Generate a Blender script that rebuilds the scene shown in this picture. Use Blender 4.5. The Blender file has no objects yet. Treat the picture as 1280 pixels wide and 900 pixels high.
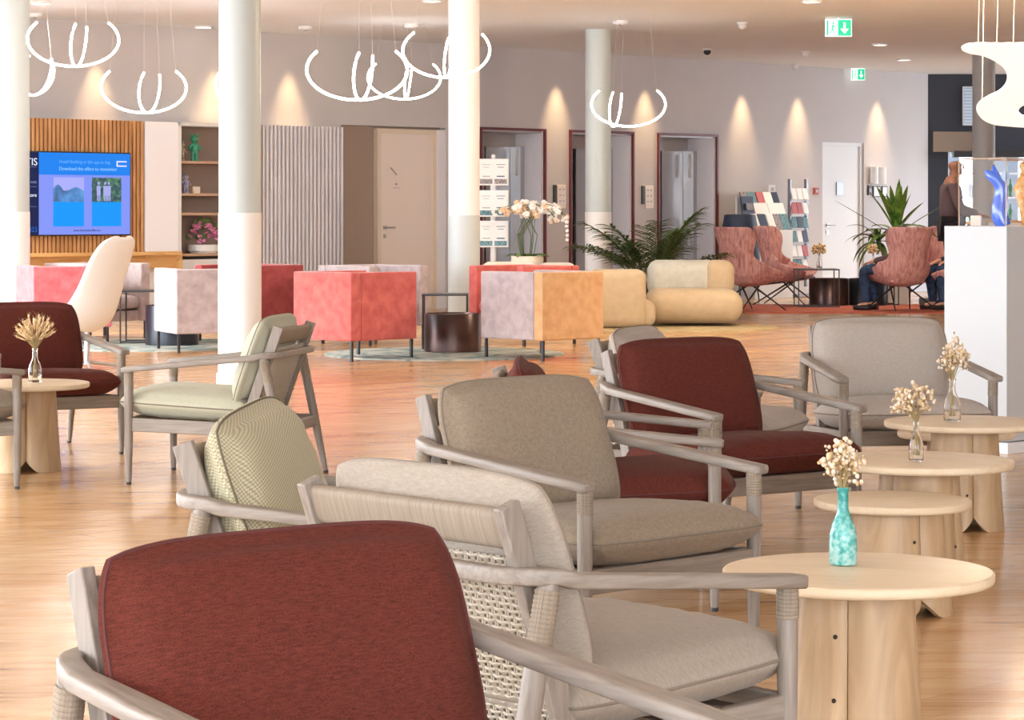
import bpy, bmesh, math, random
from mathutils import Vector, Matrix, noise
R=math.radians; PI=math.pi
sc=bpy.context.scene; COL=sc.collection
random.seed(7)

# ------------------------------------------------------------------ materials
def newmat(name):
    m=bpy.data.materials.new(name); m.use_nodes=True
    nt=m.node_tree; b=nt.nodes['Principled BSDF']; return m,nt,b
def plain(name,col,rough=.6,metal=0,emit=0,bump=0,bscale=200,spec=.5,trans=0,sheen=0):
    m,nt,b=newmat(name)
    b.inputs['Base Color'].default_value=(*col,1); b.inputs['Roughness'].default_value=rough
    b.inputs['Metallic'].default_value=metal; b.inputs['Specular IOR Level'].default_value=spec
    if trans: b.inputs['Transmission Weight'].default_value=trans
    if sheen: b.inputs['Sheen Weight'].default_value=sheen
    if emit:
        b.inputs['Emission Color'].default_value=(*col,1); b.inputs['Emission Strength'].default_value=emit
    if bump:
        n=nt.nodes.new('ShaderNodeTexNoise'); n.inputs['Scale'].default_value=bscale
        tc=nt.nodes.new('ShaderNodeTexCoord'); nt.links.new(tc.outputs['Object'],n.inputs['Vector'])
        bp=nt.nodes.new('ShaderNodeBump'); bp.inputs['Strength'].default_value=bump; bp.inputs['Distance'].default_value=.002
        nt.links.new(n.outputs['Fac'],bp.inputs['Height']); nt.links.new(bp.outputs['Normal'],b.inputs['Normal'])
    return m
def ramp(nt,fac,stops):
    r=nt.nodes.new('ShaderNodeValToRGB'); e=r.color_ramp.elements
    e[0].position,e[0].color=stops[0][0],(*stops[0][1],1)
    e[1].position,e[1].color=stops[-1][0],(*stops[-1][1],1)
    for p,c in stops[1:-1]:
        x=e.new(p); x.color=(*c,1)
    nt.links.new(fac,r.inputs['Fac']); return r.outputs['Color']
def wood(name,c1,c2,rough=.5,scale=(3,3,40),axis=2,dist=1.2,bump=.15,detail=6):
    """streaky grain running along the local axis with the small scale"""
    m,nt,b=newmat(name)
    tc=nt.nodes.new('ShaderNodeTexCoord'); mp=nt.nodes.new('ShaderNodeMapping')
    mp.inputs['Scale'].default_value=scale
    nt.links.new(tc.outputs['Object'],mp.inputs['Vector'])
    n=nt.nodes.new('ShaderNodeTexNoise'); n.inputs['Scale'].default_value=1; n.inputs['Detail'].default_value=detail
    n.inputs['Distortion'].default_value=dist; nt.links.new(mp.outputs['Vector'],n.inputs['Vector'])
    col=ramp(nt,n.outputs['Fac'],[(.3,c1),(.7,c2)])
    nt.links.new(col,b.inputs['Base Color']); b.inputs['Roughness'].default_value=rough
    if bump:
        bp=nt.nodes.new('ShaderNodeBump'); bp.inputs['Strength'].default_value=bump; bp.inputs['Distance'].default_value=.001
        nt.links.new(n.outputs['Fac'],bp.inputs['Height']); nt.links.new(bp.outputs['Normal'],b.inputs['Normal'])
    return m
def fabric(name,c1,c2,weave=420,bump=.6,check=False,slub=(30,30,260),sheen=.1):
    """linen: fine threads plus longer slubs; check=True gives a small two-tone basket weave"""
    m,nt,b=newmat(name); L=nt.links.new
    tc=nt.nodes.new('ShaderNodeTexCoord')
    mp=nt.nodes.new('ShaderNodeMapping'); mp.inputs['Scale'].default_value=slub
    L(tc.outputs['Object'],mp.inputs['Vector'])
    n=nt.nodes.new('ShaderNodeTexNoise'); n.inputs['Scale'].default_value=1; n.inputs['Detail'].default_value=3
    L(mp.outputs['Vector'],n.inputs['Vector'])
    f=nt.nodes.new('ShaderNodeTexNoise'); f.inputs['Scale'].default_value=weave; f.inputs['Detail'].default_value=1
    L(tc.outputs['Object'],f.inputs['Vector'])
    mx=nt.nodes.new('ShaderNodeMix'); mx.data_type='FLOAT'; mx.inputs[0].default_value=.62
    L(n.outputs['Fac'],mx.inputs[2]); L(f.outputs['Fac'],mx.inputs[3]); h=mx.outputs[0]
    if check:
        m2=nt.nodes.new('ShaderNodeMapping'); m2.inputs['Scale'].default_value=(1,1,.0001); m2.inputs['Rotation'].default_value=(0,0,R(28))
        L(tc.outputs['Object'],m2.inputs['Vector'])
        ck=nt.nodes.new('ShaderNodeTexChecker'); ck.inputs['Scale'].default_value=200; ck.inputs['Color1'].default_value=(0,0,0,1); ck.inputs['Color2'].default_value=(1,1,1,1)
        L(m2.outputs['Vector'],ck.inputs['Vector']); k=nt.nodes.new('ShaderNodeMix'); k.data_type='FLOAT'; k.inputs[0].default_value=.35
        L(ck.outputs['Fac'],k.inputs[2]); L(mx.outputs[0],k.inputs[3]); h=k.outputs[0]
    L(ramp(nt,h,[(.32,c1),(.68,c2)]),b.inputs['Base Color']); b.inputs['Roughness'].default_value=.9
    b.inputs['Specular IOR Level'].default_value=.2; b.inputs['Sheen Weight'].default_value=sheen
    bp=nt.nodes.new('ShaderNodeBump'); bp.inputs['Strength'].default_value=bump; bp.inputs['Distance'].default_value=.0012
    L(h,bp.inputs['Height']); L(bp.outputs['Normal'],b.inputs['Normal'])
    return m
def mottle(name,c1,c2,scale=11,rough=.85,sheen=.3,detail=6,dist=.35):
    m,nt,b=newmat(name)
    tc=nt.nodes.new('ShaderNodeTexCoord')
    n=nt.nodes.new('ShaderNodeTexNoise'); n.inputs['Scale'].default_value=scale; n.inputs['Detail'].default_value=detail
    n.inputs['Distortion'].default_value=dist; nt.links.new(tc.outputs['Object'],n.inputs['Vector'])
    col=ramp(nt,n.outputs['Fac'],[(.32,c1),(.68,c2)])
    nt.links.new(col,b.inputs['Base Color']); b.inputs['Roughness'].default_value=rough
    b.inputs['Sheen Weight'].default_value=sheen; b.inputs['Specular IOR Level'].default_value=.25
    return m

M={}
M['grey_wood']=wood('grey_wood',(.205,.17,.142),(.31,.268,.232),.48,(90,90,7),dist=.3,bump=.06)
M['grey_wood_y']=wood('grey_wood_along',(.215,.18,.15),(.325,.285,.248),.48,(90,7,90),dist=.3,bump=.06)
M['grey_wood_x']=wood('grey_wood_cross',(.19,.155,.125),(.285,.24,.20),.48,(7,90,90),dist=.3,bump=.06)
M['wrap']=wood('paper_cord',(.20,.16,.12),(.33,.27,.205),.7,(400,8,8),dist=.2,bump=.8)
M['cord']=plain('woven_cord',(.52,.46,.37),.75,bump=.4)
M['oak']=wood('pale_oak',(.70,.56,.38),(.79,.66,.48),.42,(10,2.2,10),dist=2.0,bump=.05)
M['oak_v_shaded']=wood('pale_oak_shaded',(.38,.25,.135),(.55,.385,.225),.45,(11,11,1.8),dist=2.2,bump=.08)  # upright grain, darker than the top: the base's shade is in the colour
M['red']=fabric('brick_red_linen',(.048,.0100,.0070),(.150,.033,.021),700,.5,slub=(60,300,60),sheen=.02)
M['beige']=fabric('beige_wool',(.20,.155,.11),(.34,.275,.205),620,.6,slub=(90,90,90))
M['linen']=fabric('pale_linen',(.27,.225,.18),(.40,.345,.285),600,.5,slub=(60,260,60))
M['taupe']=fabric('light_taupe_linen',(.34,.295,.255),(.48,.425,.375),600,.5,slub=(60,260,60))
M['cream']=fabric('cream_green_linen',(.42,.42,.32),(.54,.53,.41),600,.3,slub=(60,200,60))
M['check']=fabric('olive_cream_check',(.31,.285,.18),(.52,.48,.34),600,.8,True,(60,60,60))
M['pipe_red']=plain('red_piping',(.09,.022,.02),.9)
M['pipe_beige']=plain('beige_piping',(.22,.18,.14),.9)
M['pipe_dark']=plain('olive_piping',(.14,.12,.08),.9)
M['rubber']=plain('foot_glide',(.03,.03,.035),.5)
M['screw']=plain('dark_screw',(.03,.025,.02),.4,metal=.6)
M['black']=plain('black_powder_coat',(.02,.02,.025),.4)
M['white']=plain('white_paint',(.74,.76,.78),.45,spec=.4)
M['colgrey']=plain('pale_grey_green_paint',(.56,.63,.63),.4)
M['colmid']=plain('mid_grey_paint',(.36,.36,.36),.5)  # even mid grey of the right-hand column
M['plinth']=plain('plinth_off_white',(.58,.60,.61),.5)
M['colwhite']=plain('column_white_paint',(.88,.88,.88),.4)
M['steel']=plain('brushed_steel',(.50,.51,.54),.3,metal=.85)
M['steel_light']=plain('light_steel',(.82,.83,.90),.45)
M['trim_red']=plain('dark_red_trim',(.13,.02,.025),.4)
M['lift_in']=plain('lift_panel_grey',(.46,.45,.47),.4,metal=.2)
M['glass']=plain('clear_glass',(1,1,1),.02,trans=1)
M['glass'].node_tree.nodes['Principled BSDF'].inputs['IOR'].default_value=1.3
M['case']=plain('display_acrylic',(1,1,1),.01,trans=1)
M['case'].node_tree.nodes['Principled BSDF'].inputs['IOR'].default_value=1.15
M['tube']=plain('glowing_tube',(1,.93,.85),.5,emit=12)
M['lamp_on']=plain('downlight_diffuser',(1,.93,.84),.5,emit=2.5)
M['plate_lamp']=plain('glowing_white_plate',(.92,.89,.84),.3,emit=.16)
M['leaf']=mottle('dark_leaf',(.03,.07,.022),(.12,.20,.055),12,.45,0)
M['leaf2']=mottle('green_leaf',(.03,.10,.015),(.22,.35,.06),10,.4,0)
M['petal']=plain('white_petal',(.88,.84,.80),.6)
M['petal_c']=plain('cream_petal',(.78,.56,.38),.6)
M['pink_petal']=mottle('pink_petal',(.75,.13,.38),(.92,.45,.68),30,.6,0)
M['straw']=mottle('dried_straw',(.50,.30,.12),(.86,.68,.44),60,.8,0)
M['straw_pale']=mottle('dried_pale_flower',(.66,.48,.32),(.92,.82,.70),60,.8,0)
M['stem']=plain('dry_stem',(.42,.32,.15),.8)
M['gstem']=plain('green_stem',(.10,.14,.08),.6)
M['soil']=plain('dark_soil',(.04,.03,.02),.9)
M['velvet_red']=mottle('coral_red_velvet',(.50,.095,.09),(.66,.165,.145),11)
M['velvet_pink']=mottle('rose_pink_velvet',(.66,.14,.17),(.80,.24,.27),11)
M['velvet_lilac']=mottle('pale_lilac_velvet',(.39,.325,.335),(.53,.46,.47),11)
M['velvet_gold']=mottle('amber_velvet',(.58,.33,.155),(.70,.44,.23),11)
M['velvet_dark']=mottle('dark_red_velvet',(.30,.045,.05),(.40,.075,.08),11)
M['grey_cloth']=plain('taupe_cloth',(.22,.18,.18),.9)
M['boucle']=mottle('beige_felt',(.52,.41,.27),(.58,.46,.31),14,.9,.1)
M['boucle_g']=mottle('grey_green_felt',(.52,.52,.45),(.60,.60,.54),14,.9,.2)
M['drum']=mottle('bronze_metal',(.025,.016,.016),(.10,.05,.042),4,.28,0)
M['drum'].node_tree.nodes['Principled BSDF'].inputs['Metallic'].default_value=.6
M['drum'].node_tree.nodes['Principled BSDF'].inputs['Specular IOR Level'].default_value=.6
M['black_drum']=plain('blue_black_metal',(.015,.02,.03),.3,metal=.3)
M['white_shell']=plain('ivory_shell_fabric',(.76,.75,.73),.7,bump=.2)
M['slat_wood']=wood('amber_oak_slat',(.42,.20,.075),(.66,.37,.16),.5,(12,12,1.5),dist=1)
M['shelf_wood']=wood('golden_oak_board',(.58,.33,.12),(.78,.50,.22),.5,(2,12,12),dist=1)
M['slat_back']=plain('dark_slot',(.06,.03,.015),.8)
M['flute']=plain('grey_fluted_paint',(.62,.61,.64),.5)
M['niche']=plain('brown_niche_paint',(.28,.215,.185),.7)
M['niche_shelf']=plain('niche_shelf_wood',(.50,.33,.23),.6)
M['door']=plain('beige_door_paint',(.84,.76,.71),.5)
M['door_frame']=plain('beige_frame_paint',(.76,.66,.54),.5)
M['reveal']=plain('taupe_wall_paint',(.38,.30,.255),.8)
M['navy']=plain('navy_wall_paint',(.022,.03,.048),.5)
M['bronze_mirror']=plain('bronze_mirror',(.25,.20,.16),.25,metal=.6)
M['blueglass']=plain('blue_art_glass',(.01,.12,.80),.08,spec=.8)
M['palebl']=plain('pale_blue_art_glass',(.45,.72,.95),.08,spec=.8)
M['amber']=mottle('amber_art_glass',(.85,.30,.04),(.95,.68,.35),30,.15,0)
M['ivory_box']=plain('ivory_card',(.85,.74,.62),.6)
M['skin']=plain('brown_skin',(.26,.115,.07),.5)
M['skin2']=plain('light_skin',(.60,.33,.24),.5)
M['plum']=plain('plum_grey_shirt',(.10,.065,.075),.85,bump=.3,bscale=60)
M['dark_cloth']=plain('dark_trousers',(.02,.022,.03),.9)
M['denim']=mottle('blue_denim',(.012,.025,.07),(.05,.09,.17),14,.9,0)
M['red_cloth']=plain('red_sleeve',(.6,.03,.05),.8)
M['blue_pants']=plain('navy_jacket',(.03,.03,.06),.9)
M['hair']=plain('dark_hair',(.03,.02,.015),.7)
M['paper']=plain('white_paper',(.86,.88,.90),.6)
M['ink']=plain('dark_ink',(.10,.18,.28),.6)
M['grey_ink']=plain('grey_ink',(.45,.48,.54),.6)
M['photo_grey']=mottle('leaflet_photo_grey',(.10,.09,.10),(.5,.48,.5),60,.6,0)
M['photo_teal']=mottle('leaflet_photo_teal',(.05,.14,.20),(.25,.45,.50),60,.6,0)
M['teal_book']=plain('teal_card',(.05,.32,.30),.6)
M['pink_book']=plain('rose_card',(.5,.14,.17),.6)
M['navy_book']=plain('navy_card',(.03,.05,.10),.5)
M['alu']=plain('grey_aluminium',(.30,.31,.35),.4,metal=.5)
M['green_sign']=plain('exit_green',(.0,.42,.22),.5,emit=.45)
M['sign_white']=plain('exit_white',(.88,.96,.92),.5,emit=.4)
M['red_alarm']=plain('alarm_red',(.4,.06,.05),.5)
M['green_toy']=plain('sea_green_vinyl',(.03,.28,.16),.35)
M['gold_toy']=mottle('speckled_gold_vinyl',(.15,.12,.06),(.62,.55,.42),40,.3,0)
M['blue_toy']=mottle('blue_lilac_vinyl',(.06,.08,.25),(.55,.55,.75),40,.3,0)
M['mull']=plain('window_frame_grey',(.45,.46,.47),.5)
M['ground']=plain('pale_bounce_paving',(.80,.81,.82),.9)  # unseen ground outside, made pale to bounce daylight up to the ceiling
M['rope']=plain('steel_wire',(.7,.65,.6),.4)
# wing chair wool with vertical strie
def strie():
    m,nt,b=newmat('rose_striped_wool')
    tc=nt.nodes.new('ShaderNodeTexCoord'); mp=nt.nodes.new('ShaderNodeMapping'); mp.inputs['Scale'].default_value=(38,38,2.2)
    nt.links.new(tc.outputs['Object'],mp.inputs['Vector'])
    n=nt.nodes.new('ShaderNodeTexNoise'); n.inputs['Scale'].default_value=1; n.inputs['Detail'].default_value=3; n.inputs['Distortion'].default_value=.6
    nt.links.new(mp.outputs['Vector'],n.inputs['Vector'])
    nt.links.new(ramp(nt,n.outputs['Fac'],[(.3,(.36,.15,.15)),(.5,(.58,.30,.28)),(.7,(.68,.40,.37))]),b.inputs['Base Color'])
    b.inputs['Roughness'].default_value=.85; return m
M['strie']=strie()
def teal():
    m,nt,b=newmat('teal_frosted_glass')
    tc=nt.nodes.new('ShaderNodeTexCoord')
    v=nt.nodes.new('ShaderNodeTexNoise'); v.inputs['Scale'].default_value=65; v.inputs['Detail'].default_value=4
    nt.links.new(tc.outputs['Object'],v.inputs['Vector'])
    sx=nt.nodes.new('ShaderNodeSeparateXYZ'); nt.links.new(tc.outputs['Object'],sx.inputs[0])
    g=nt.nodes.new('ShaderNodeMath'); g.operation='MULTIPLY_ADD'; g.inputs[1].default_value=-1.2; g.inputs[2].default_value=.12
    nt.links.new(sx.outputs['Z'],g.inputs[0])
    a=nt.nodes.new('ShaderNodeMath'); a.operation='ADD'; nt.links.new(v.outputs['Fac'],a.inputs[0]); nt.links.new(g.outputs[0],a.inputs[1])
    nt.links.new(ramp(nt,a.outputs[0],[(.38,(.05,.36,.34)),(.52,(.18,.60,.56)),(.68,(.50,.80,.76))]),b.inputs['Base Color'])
    b.inputs['Roughness'].default_value=.22; b.inputs['Transmission Weight'].default_value=.25
    return m
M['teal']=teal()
def rugmat(name,c1,c2,c3,scale):
    m,nt,b=newmat(name)
    tc=nt.nodes.new('ShaderNodeTexCoord')
    n=nt.nodes.new('ShaderNodeTexNoise'); n.inputs['Scale'].default_value=scale; n.inputs['Detail'].default_value=2; n.inputs['Distortion'].default_value=2
    nt.links.new(tc.outputs['Object'],n.inputs['Vector'])
    nt.links.new(ramp(nt,n.outputs['Fac'],[(.35,c1),(.5,c2),(.65,c3)]),b.inputs['Base Color'])
    b.inputs['Roughness'].default_value=.95; return m
M['rug_teal']=rugmat('teal_grey_carpet',(.12,.20,.20),(.33,.38,.35),(.48,.48,.42),3)
M['rug_olive']=rugmat('olive_beige_carpet',(.36,.27,.14),(.42,.33,.18),(.47,.37,.21),3)
M['rug_red']=rugmat('rust_red_carpet',(.40,.10,.06),(.46,.12,.075),(.5,.15,.09),4)
# floor: glossy oak planks
def floormat():
    m,nt,b=newmat('glossy_oak_planks'); L=nt.links.new
    tc=nt.nodes.new('ShaderNodeTexCoord'); mp=nt.nodes.new('ShaderNodeMapping'); mp.inputs['Rotation'].default_value=(0,0,R(-44))
    L(tc.outputs['Object'],mp.inputs['Vector'])
    br=nt.nodes.new('ShaderNodeTexBrick'); br.inputs['Scale'].default_value=1; br.inputs['Brick Width'].default_value=1.9
    br.inputs['Row Height'].default_value=.16; br.inputs['Mortar Size'].default_value=.0018; br.inputs['Mortar Smooth'].default_value=.3
    br.inputs['Color1'].default_value=(.1,.1,.1,1); br.inputs['Color2'].default_value=(.9,.9,.9,1); br.inputs['Mortar'].default_value=(0,0,0,1)
    L(mp.outputs['Vector'],br.inputs['Vector'])
    m2=nt.nodes.new('ShaderNodeMapping'); m2.inputs['Rotation'].default_value=(0,0,R(-44)); m2.inputs['Scale'].default_value=(1.3,13,1)
    L(tc.outputs['Object'],m2.inputs['Vector'])
    n=nt.nodes.new('ShaderNodeTexNoise'); n.inputs['Scale'].default_value=1; n.inputs['Detail'].default_value=7; n.inputs['Distortion'].default_value=1.6
    L(m2.outputs['Vector'],n.inputs['Vector'])
    a=nt.nodes.new('ShaderNodeMath'); a.operation='MULTIPLY_ADD'; a.inputs[1].default_value=.22; L(br.outputs['Color'],a.inputs[0]); L(n.outputs['Fac'],a.inputs[2])
    c=ramp(nt,a.outputs[0],[(.30,(.33,.15,.055)),(.48,(.55,.30,.125)),(.62,(.63,.38,.18)),(.85,(.72,.48,.25))])
    mx=nt.nodes.new('ShaderNodeMix'); mx.data_type='RGBA'; mx.inputs[7].default_value=(.42,.23,.10,1)
    L(br.outputs['Fac'],mx.inputs[0]); L(c,mx.inputs[6]); L(mx.outputs[2],b.inputs['Base Color'])
    n3=nt.nodes.new('ShaderNodeTexNoise'); n3.inputs['Scale'].default_value=2.2; n3.inputs['Detail'].default_value=2
    L(mp.outputs['Vector'],n3.inputs['Vector'])
    rr=nt.nodes.new('ShaderNodeMapRange'); rr.inputs[3].default_value=.17; rr.inputs[4].default_value=.30
    L(n3.outputs['Fac'],rr.inputs[0]); L(rr.outputs[0],b.inputs['Roughness'])
    bp=nt.nodes.new('ShaderNodeBump'); bp.inputs['Strength'].default_value=.10; bp.inputs['Distance'].default_value=.01
    L(n3.outputs['Fac'],bp.inputs['Height'])
    bp2=nt.nodes.new('ShaderNodeBump'); bp2.inputs['Strength'].default_value=.06; bp2.inputs['Distance'].default_value=.002
    L(n.outputs['Fac'],bp2.inputs['Height']); L(bp.outputs['Normal'],bp2.inputs['Normal']); L(bp2.outputs['Normal'],b.inputs['Normal'])
    b.inputs['Specular IOR Level'].default_value=.5; b.inputs['Coat Weight'].default_value=.22; b.inputs['Coat Roughness'].default_value=.12
    return m
M['floor']=floormat()
def wallmat(name,col,var=.06):
    m,nt,b=newmat(name); tc=nt.nodes.new('ShaderNodeTexCoord')
    n=nt.nodes.new('ShaderNodeTexNoise'); n.inputs['Scale'].default_value=1.3; n.inputs['Detail'].default_value=3
    nt.links.new(tc.outputs['Object'],n.inputs['Vector'])
    lo=tuple(c*(1-var) for c in col); hi=tuple(c*(1+var) for c in col)
    nt.links.new(ramp(nt,n.outputs['Fac'],[(.3,lo),(.7,hi)]),b.inputs['Base Color']); b.inputs['Roughness'].default_value=.75
    b.inputs['Specular IOR Level'].default_value=.3
    return m
M['wall']=wallmat('warm_grey_plaster',(.58,.565,.58),.02)
M['ceil']=wallmat('off_white_ceiling',(.82,.87,.95),.01)

# ------------------------------------------------------------------ mesh builder
def frame_mat(d,up=Vector((0,0,1))):
    d=d.normalized()
    if abs(d.dot(up))>.98: up=Vector((0,1,0))
    x=d.cross(up).normalized(); y=x.cross(d).normalized(); return x,y
class MB:
    def __init__(s): s.v=[]; s.f=[]
    def add(s,vs,fs):
        o=len(s.v); s.v+= [tuple(v) for v in vs]; s.f+=[tuple(i+o for i in f) for f in fs]; return s
    def box(s,c,size,rz=0,rx=0,ry=0,mat=None):
        hx,hy,hz=size[0]/2,size[1]/2,size[2]/2
        mt=Matrix.Translation(c)@Matrix.Rotation(rz,4,'Z')@Matrix.Rotation(ry,4,'Y')@Matrix.Rotation(rx,4,'X')
        if mat is not None: mt=mat@mt
        vs=[mt@Vector((x*hx,y*hy,z*hz)) for x in(-1,1) for y in(-1,1) for z in(-1,1)]
        return s.add(vs,[(0,1,3,2),(4,6,7,5),(0,4,5,1),(2,3,7,6),(0,2,6,4),(1,5,7,3)])
    def bar(s,a,b,w,h,up=(0,0,1)):
        """rectangular bar from a to b: w across, h along 'up'"""
        a=Vector(a); b=Vector(b); x,y=frame_mat(b-a,Vector(up))
        vs=[p+x*sx*w/2+y*sy*h/2 for p in(a,b) for sx,sy in((-1,-1),(1,-1),(1,1),(-1,1))]
        return s.add(vs,[(0,3,2,1),(4,5,6,7),(0,1,5,4),(1,2,6,5),(2,3,7,6),(3,0,4,7)])
    def tube(s,path,rad,n=10,caps=True,closed=False,up=(0,0,1),ry=None):
        P=[Vector(p) for p in path]; k=len(P); vs=[]
        for i,p in enumerate(P):
            if closed: d=P[(i+1)%k]-P[i-1]
            else: d=P[min(i+1,k-1)]-P[max(i-1,0)]
            x,y=frame_mat(d,Vector(up))
            r=rad[i] if isinstance(rad,(list,tuple)) else rad
            r2=(ry[i] if isinstance(ry,(list,tuple)) else ry) if ry is not None else r
            vs+=[p+x*r*math.cos(2*PI*j/n)+y*r2*math.sin(2*PI*j/n) for j in range(n)]
        fs=[]
        for i in range(k if closed else k-1):
            a=i*n; b=((i+1)%k)*n
            fs+=[(a+j,a+(j+1)%n,b+(j+1)%n,b+j) for j in range(n)]
        if caps and not closed: fs+=[tuple(range(n-1,-1,-1)),tuple(range((k-1)*n,k*n))]
        return s.add(vs,fs)
    def lathe(s,prof,n=24,c=(0,0,0),cap=True):
        vs=[(c[0]+r*math.cos(2*PI*j/n),c[1]+r*math.sin(2*PI*j/n),c[2]+z) for r,z in prof for j in range(n)]
        fs=[]
        for i in range(len(prof)-1):
            a=i*n;b=a+n; fs+=[(a+j,a+(j+1)%n,b+(j+1)%n,b+j) for j in range(n)]
        if cap: fs+=[tuple(range(n-1,-1,-1)),tuple(range((len(prof)-1)*n,len(prof)*n))]
        return s.add(vs,fs)
    def blob(s,c,r,n=6,m=4,sc=(1,1,1),mat=None):
        vs=[];fs=[]
        for i in range(1,m):
            t=PI*i/m
            for j in range(n):
                p=2*PI*j/n; vs.append(Vector((r*sc[0]*math.sin(t)*math.cos(p),r*sc[1]*math.sin(t)*math.sin(p),r*sc[2]*math.cos(t))))
        top=len(vs); vs.append(Vector((0,0,r*sc[2]))); vs.append(Vector((0,0,-r*sc[2])))
        for i in range(m-2):
            for j in range(n): fs.append((i*n+j,(i+1)*n+j,(i+1)*n+(j+1)%n,i*n+(j+1)%n))
        for j in range(n):
            fs.append((top,j,(j+1)%n)); fs.append((top+1,(m-2)*n+(j+1)%n,(m-2)*n+j))
        c=Vector(c)
        if mat is not None: vs=[mat@v for v in vs]
        return s.add([v+c for v in vs],fs)
    def prism(s,pts,z0,z1):
        k=len(pts); vs=[(x,y,z0) for x,y in pts]+[(x,y,z1) for x,y in pts]
        return s.add(vs,[tuple(range(k-1,-1,-1)),tuple(range(k,2*k))]+[(i,(i+1)%k,(i+1)%k+k,i+k) for i in range(k)])
    def build(s,name,mat,parent=None,smooth=35,bevel=0,loc=(0,0,0),rot=None,mods=None):
        me=bpy.data.meshes.new(name); me.from_pydata(s.v,[],s.f); me.update()
        bm=bmesh.new(); bm.from_mesh(me); bmesh.ops.recalc_face_normals(bm,faces=bm.faces); bm.to_mesh(me); bm.free()
        me.materials.append(mat)
        o=bpy.data.objects.new(name,me); COL.objects.link(o); o.location=loc
        if rot is not None: o.rotation_euler=rot
        if smooth:
            for p in me.polygons: p.use_smooth=True
            me.set_sharp_from_angle(angle=R(smooth))
        if bevel:
            b=o.modifiers.new('bevel','BEVEL'); b.width=bevel; b.segments=2; b.limit_method='ANGLE'; b.angle_limit=R(40)
        if parent is not None: o.parent=parent
        return o
def tag(o,label,cat,group=None,kind=None):
    o['label']=label; o['category']=cat
    if group: o['group']=group
    if kind: o['kind']=kind
    return o
def thing(name,loc,rz,label,cat,group=None):
    o=bpy.data.objects.new(name,None); o.empty_display_size=.1; COL.objects.link(o)
    o.location=loc; o.rotation_euler=(0,0,rz); return tag(o,label,cat,group)
def struct(o,label=None):
    o['kind']='structure'
    if label: o['label']=label
    return o
def copy_tree(o,parent=None):
    c=o.copy(); COL.objects.link(c); c.parent=parent
    for ch in [x for x in bpy.data.objects if x.parent==o]: copy_tree(ch,c)
    return c
def dup(root,loc,rz,label,group=None):
    c=copy_tree(root); c.location=loc; c.rotation_euler=(0,0,rz); c['label']=label
    if group: c['group']=group
    return c

# cushion: domed top and bottom, boxed side band, edge piping
def cushion(w,d,h,edge=.5,bulge=.014,corner=.12,N=26,seed=0,pleat=.004,sag=0):
    def plan(u,v):
        x=u*math.sqrt(1-corner*v*v*v*v)*w/2; y=v*math.sqrt(1-corner*u*u*u*u)*d/2
        return x,y
    def wr(u,v,x,y,sg):
        e=max(abs(u),abs(v)); t=max(0,(e-.55)/.45)
        al=x if abs(v)>abs(u) else y
        q=math.sin(al*75+seed*3+2.5*noise.noise(Vector((x*9,y*9,seed))))
        return pleat*(t*(1-t)*4)*q*(.4+abs(noise.noise(Vector((x*5,y*5,seed+3.)))))+.012*noise.noise(Vector((x*4,y*4,seed*7.+sg)))*(1-e)
    vs=[];fs=[]
    def H(u,v): return h/2*(edge+(1-edge)*((1-u**4)*(1-v**4))**.55)
    for sg in(1,-1):
        for i in range(N+1):
            for j in range(N+1):
                u=-1+2*i/N; v=-1+2*j/N
                u=math.sin(u*PI/2)*.55+u*.45; v=math.sin(v*PI/2)*.55+v*.45
                x,y=plan(u,v); vs.append((x,y,sg*(H(u,v)+wr(u,v,x,y,sg))-sag*(1-u*u)*(v*v)))
    K=(N+1)**2
    for i in range(N):
        for j in range(N):
            a=i*(N+1)+j; fs.append((a,a+N+1,a+N+2,a+1)); b=a+K; fs.append((b,b+1,b+N+2,b+N+1))
    loop=[(i,0) for i in range(N)]+[(N,j) for j in range(N)]+[(i,N) for i in range(N,0,-1)]+[(0,j) for j in range(N,0,-1)]
    ids=[i*(N+1)+j for i,j in loop]; n=len(ids)
    rings=[ids]
    for k in range(1,6):
        t=k/6; ring=[]
        for q in ids:
            a=Vector(vs[q]); b=Vector(vs[q+K]); p=a.lerp(b,t)
            o=Vector((p.x/(w/2),p.y/(d/2),0)); o=Vector((o.x**5,o.y**5,0)).normalized()
            p+=o*bulge*math.sin(PI*t); ring.append(len(vs)); vs.append(tuple(p))
        rings.append(ring)
    rings.append([q+K for q in ids])
    for A,B in zip(rings,rings[1:]):
        fs+=[(A[i],A[(i+1)%n],B[(i+1)%n],B[i]) for i in range(n)]
    m=MB(); m.add(vs,fs)
    return m,[[Vector(vs[q]) for q in ring] for ring in rings]

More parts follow.
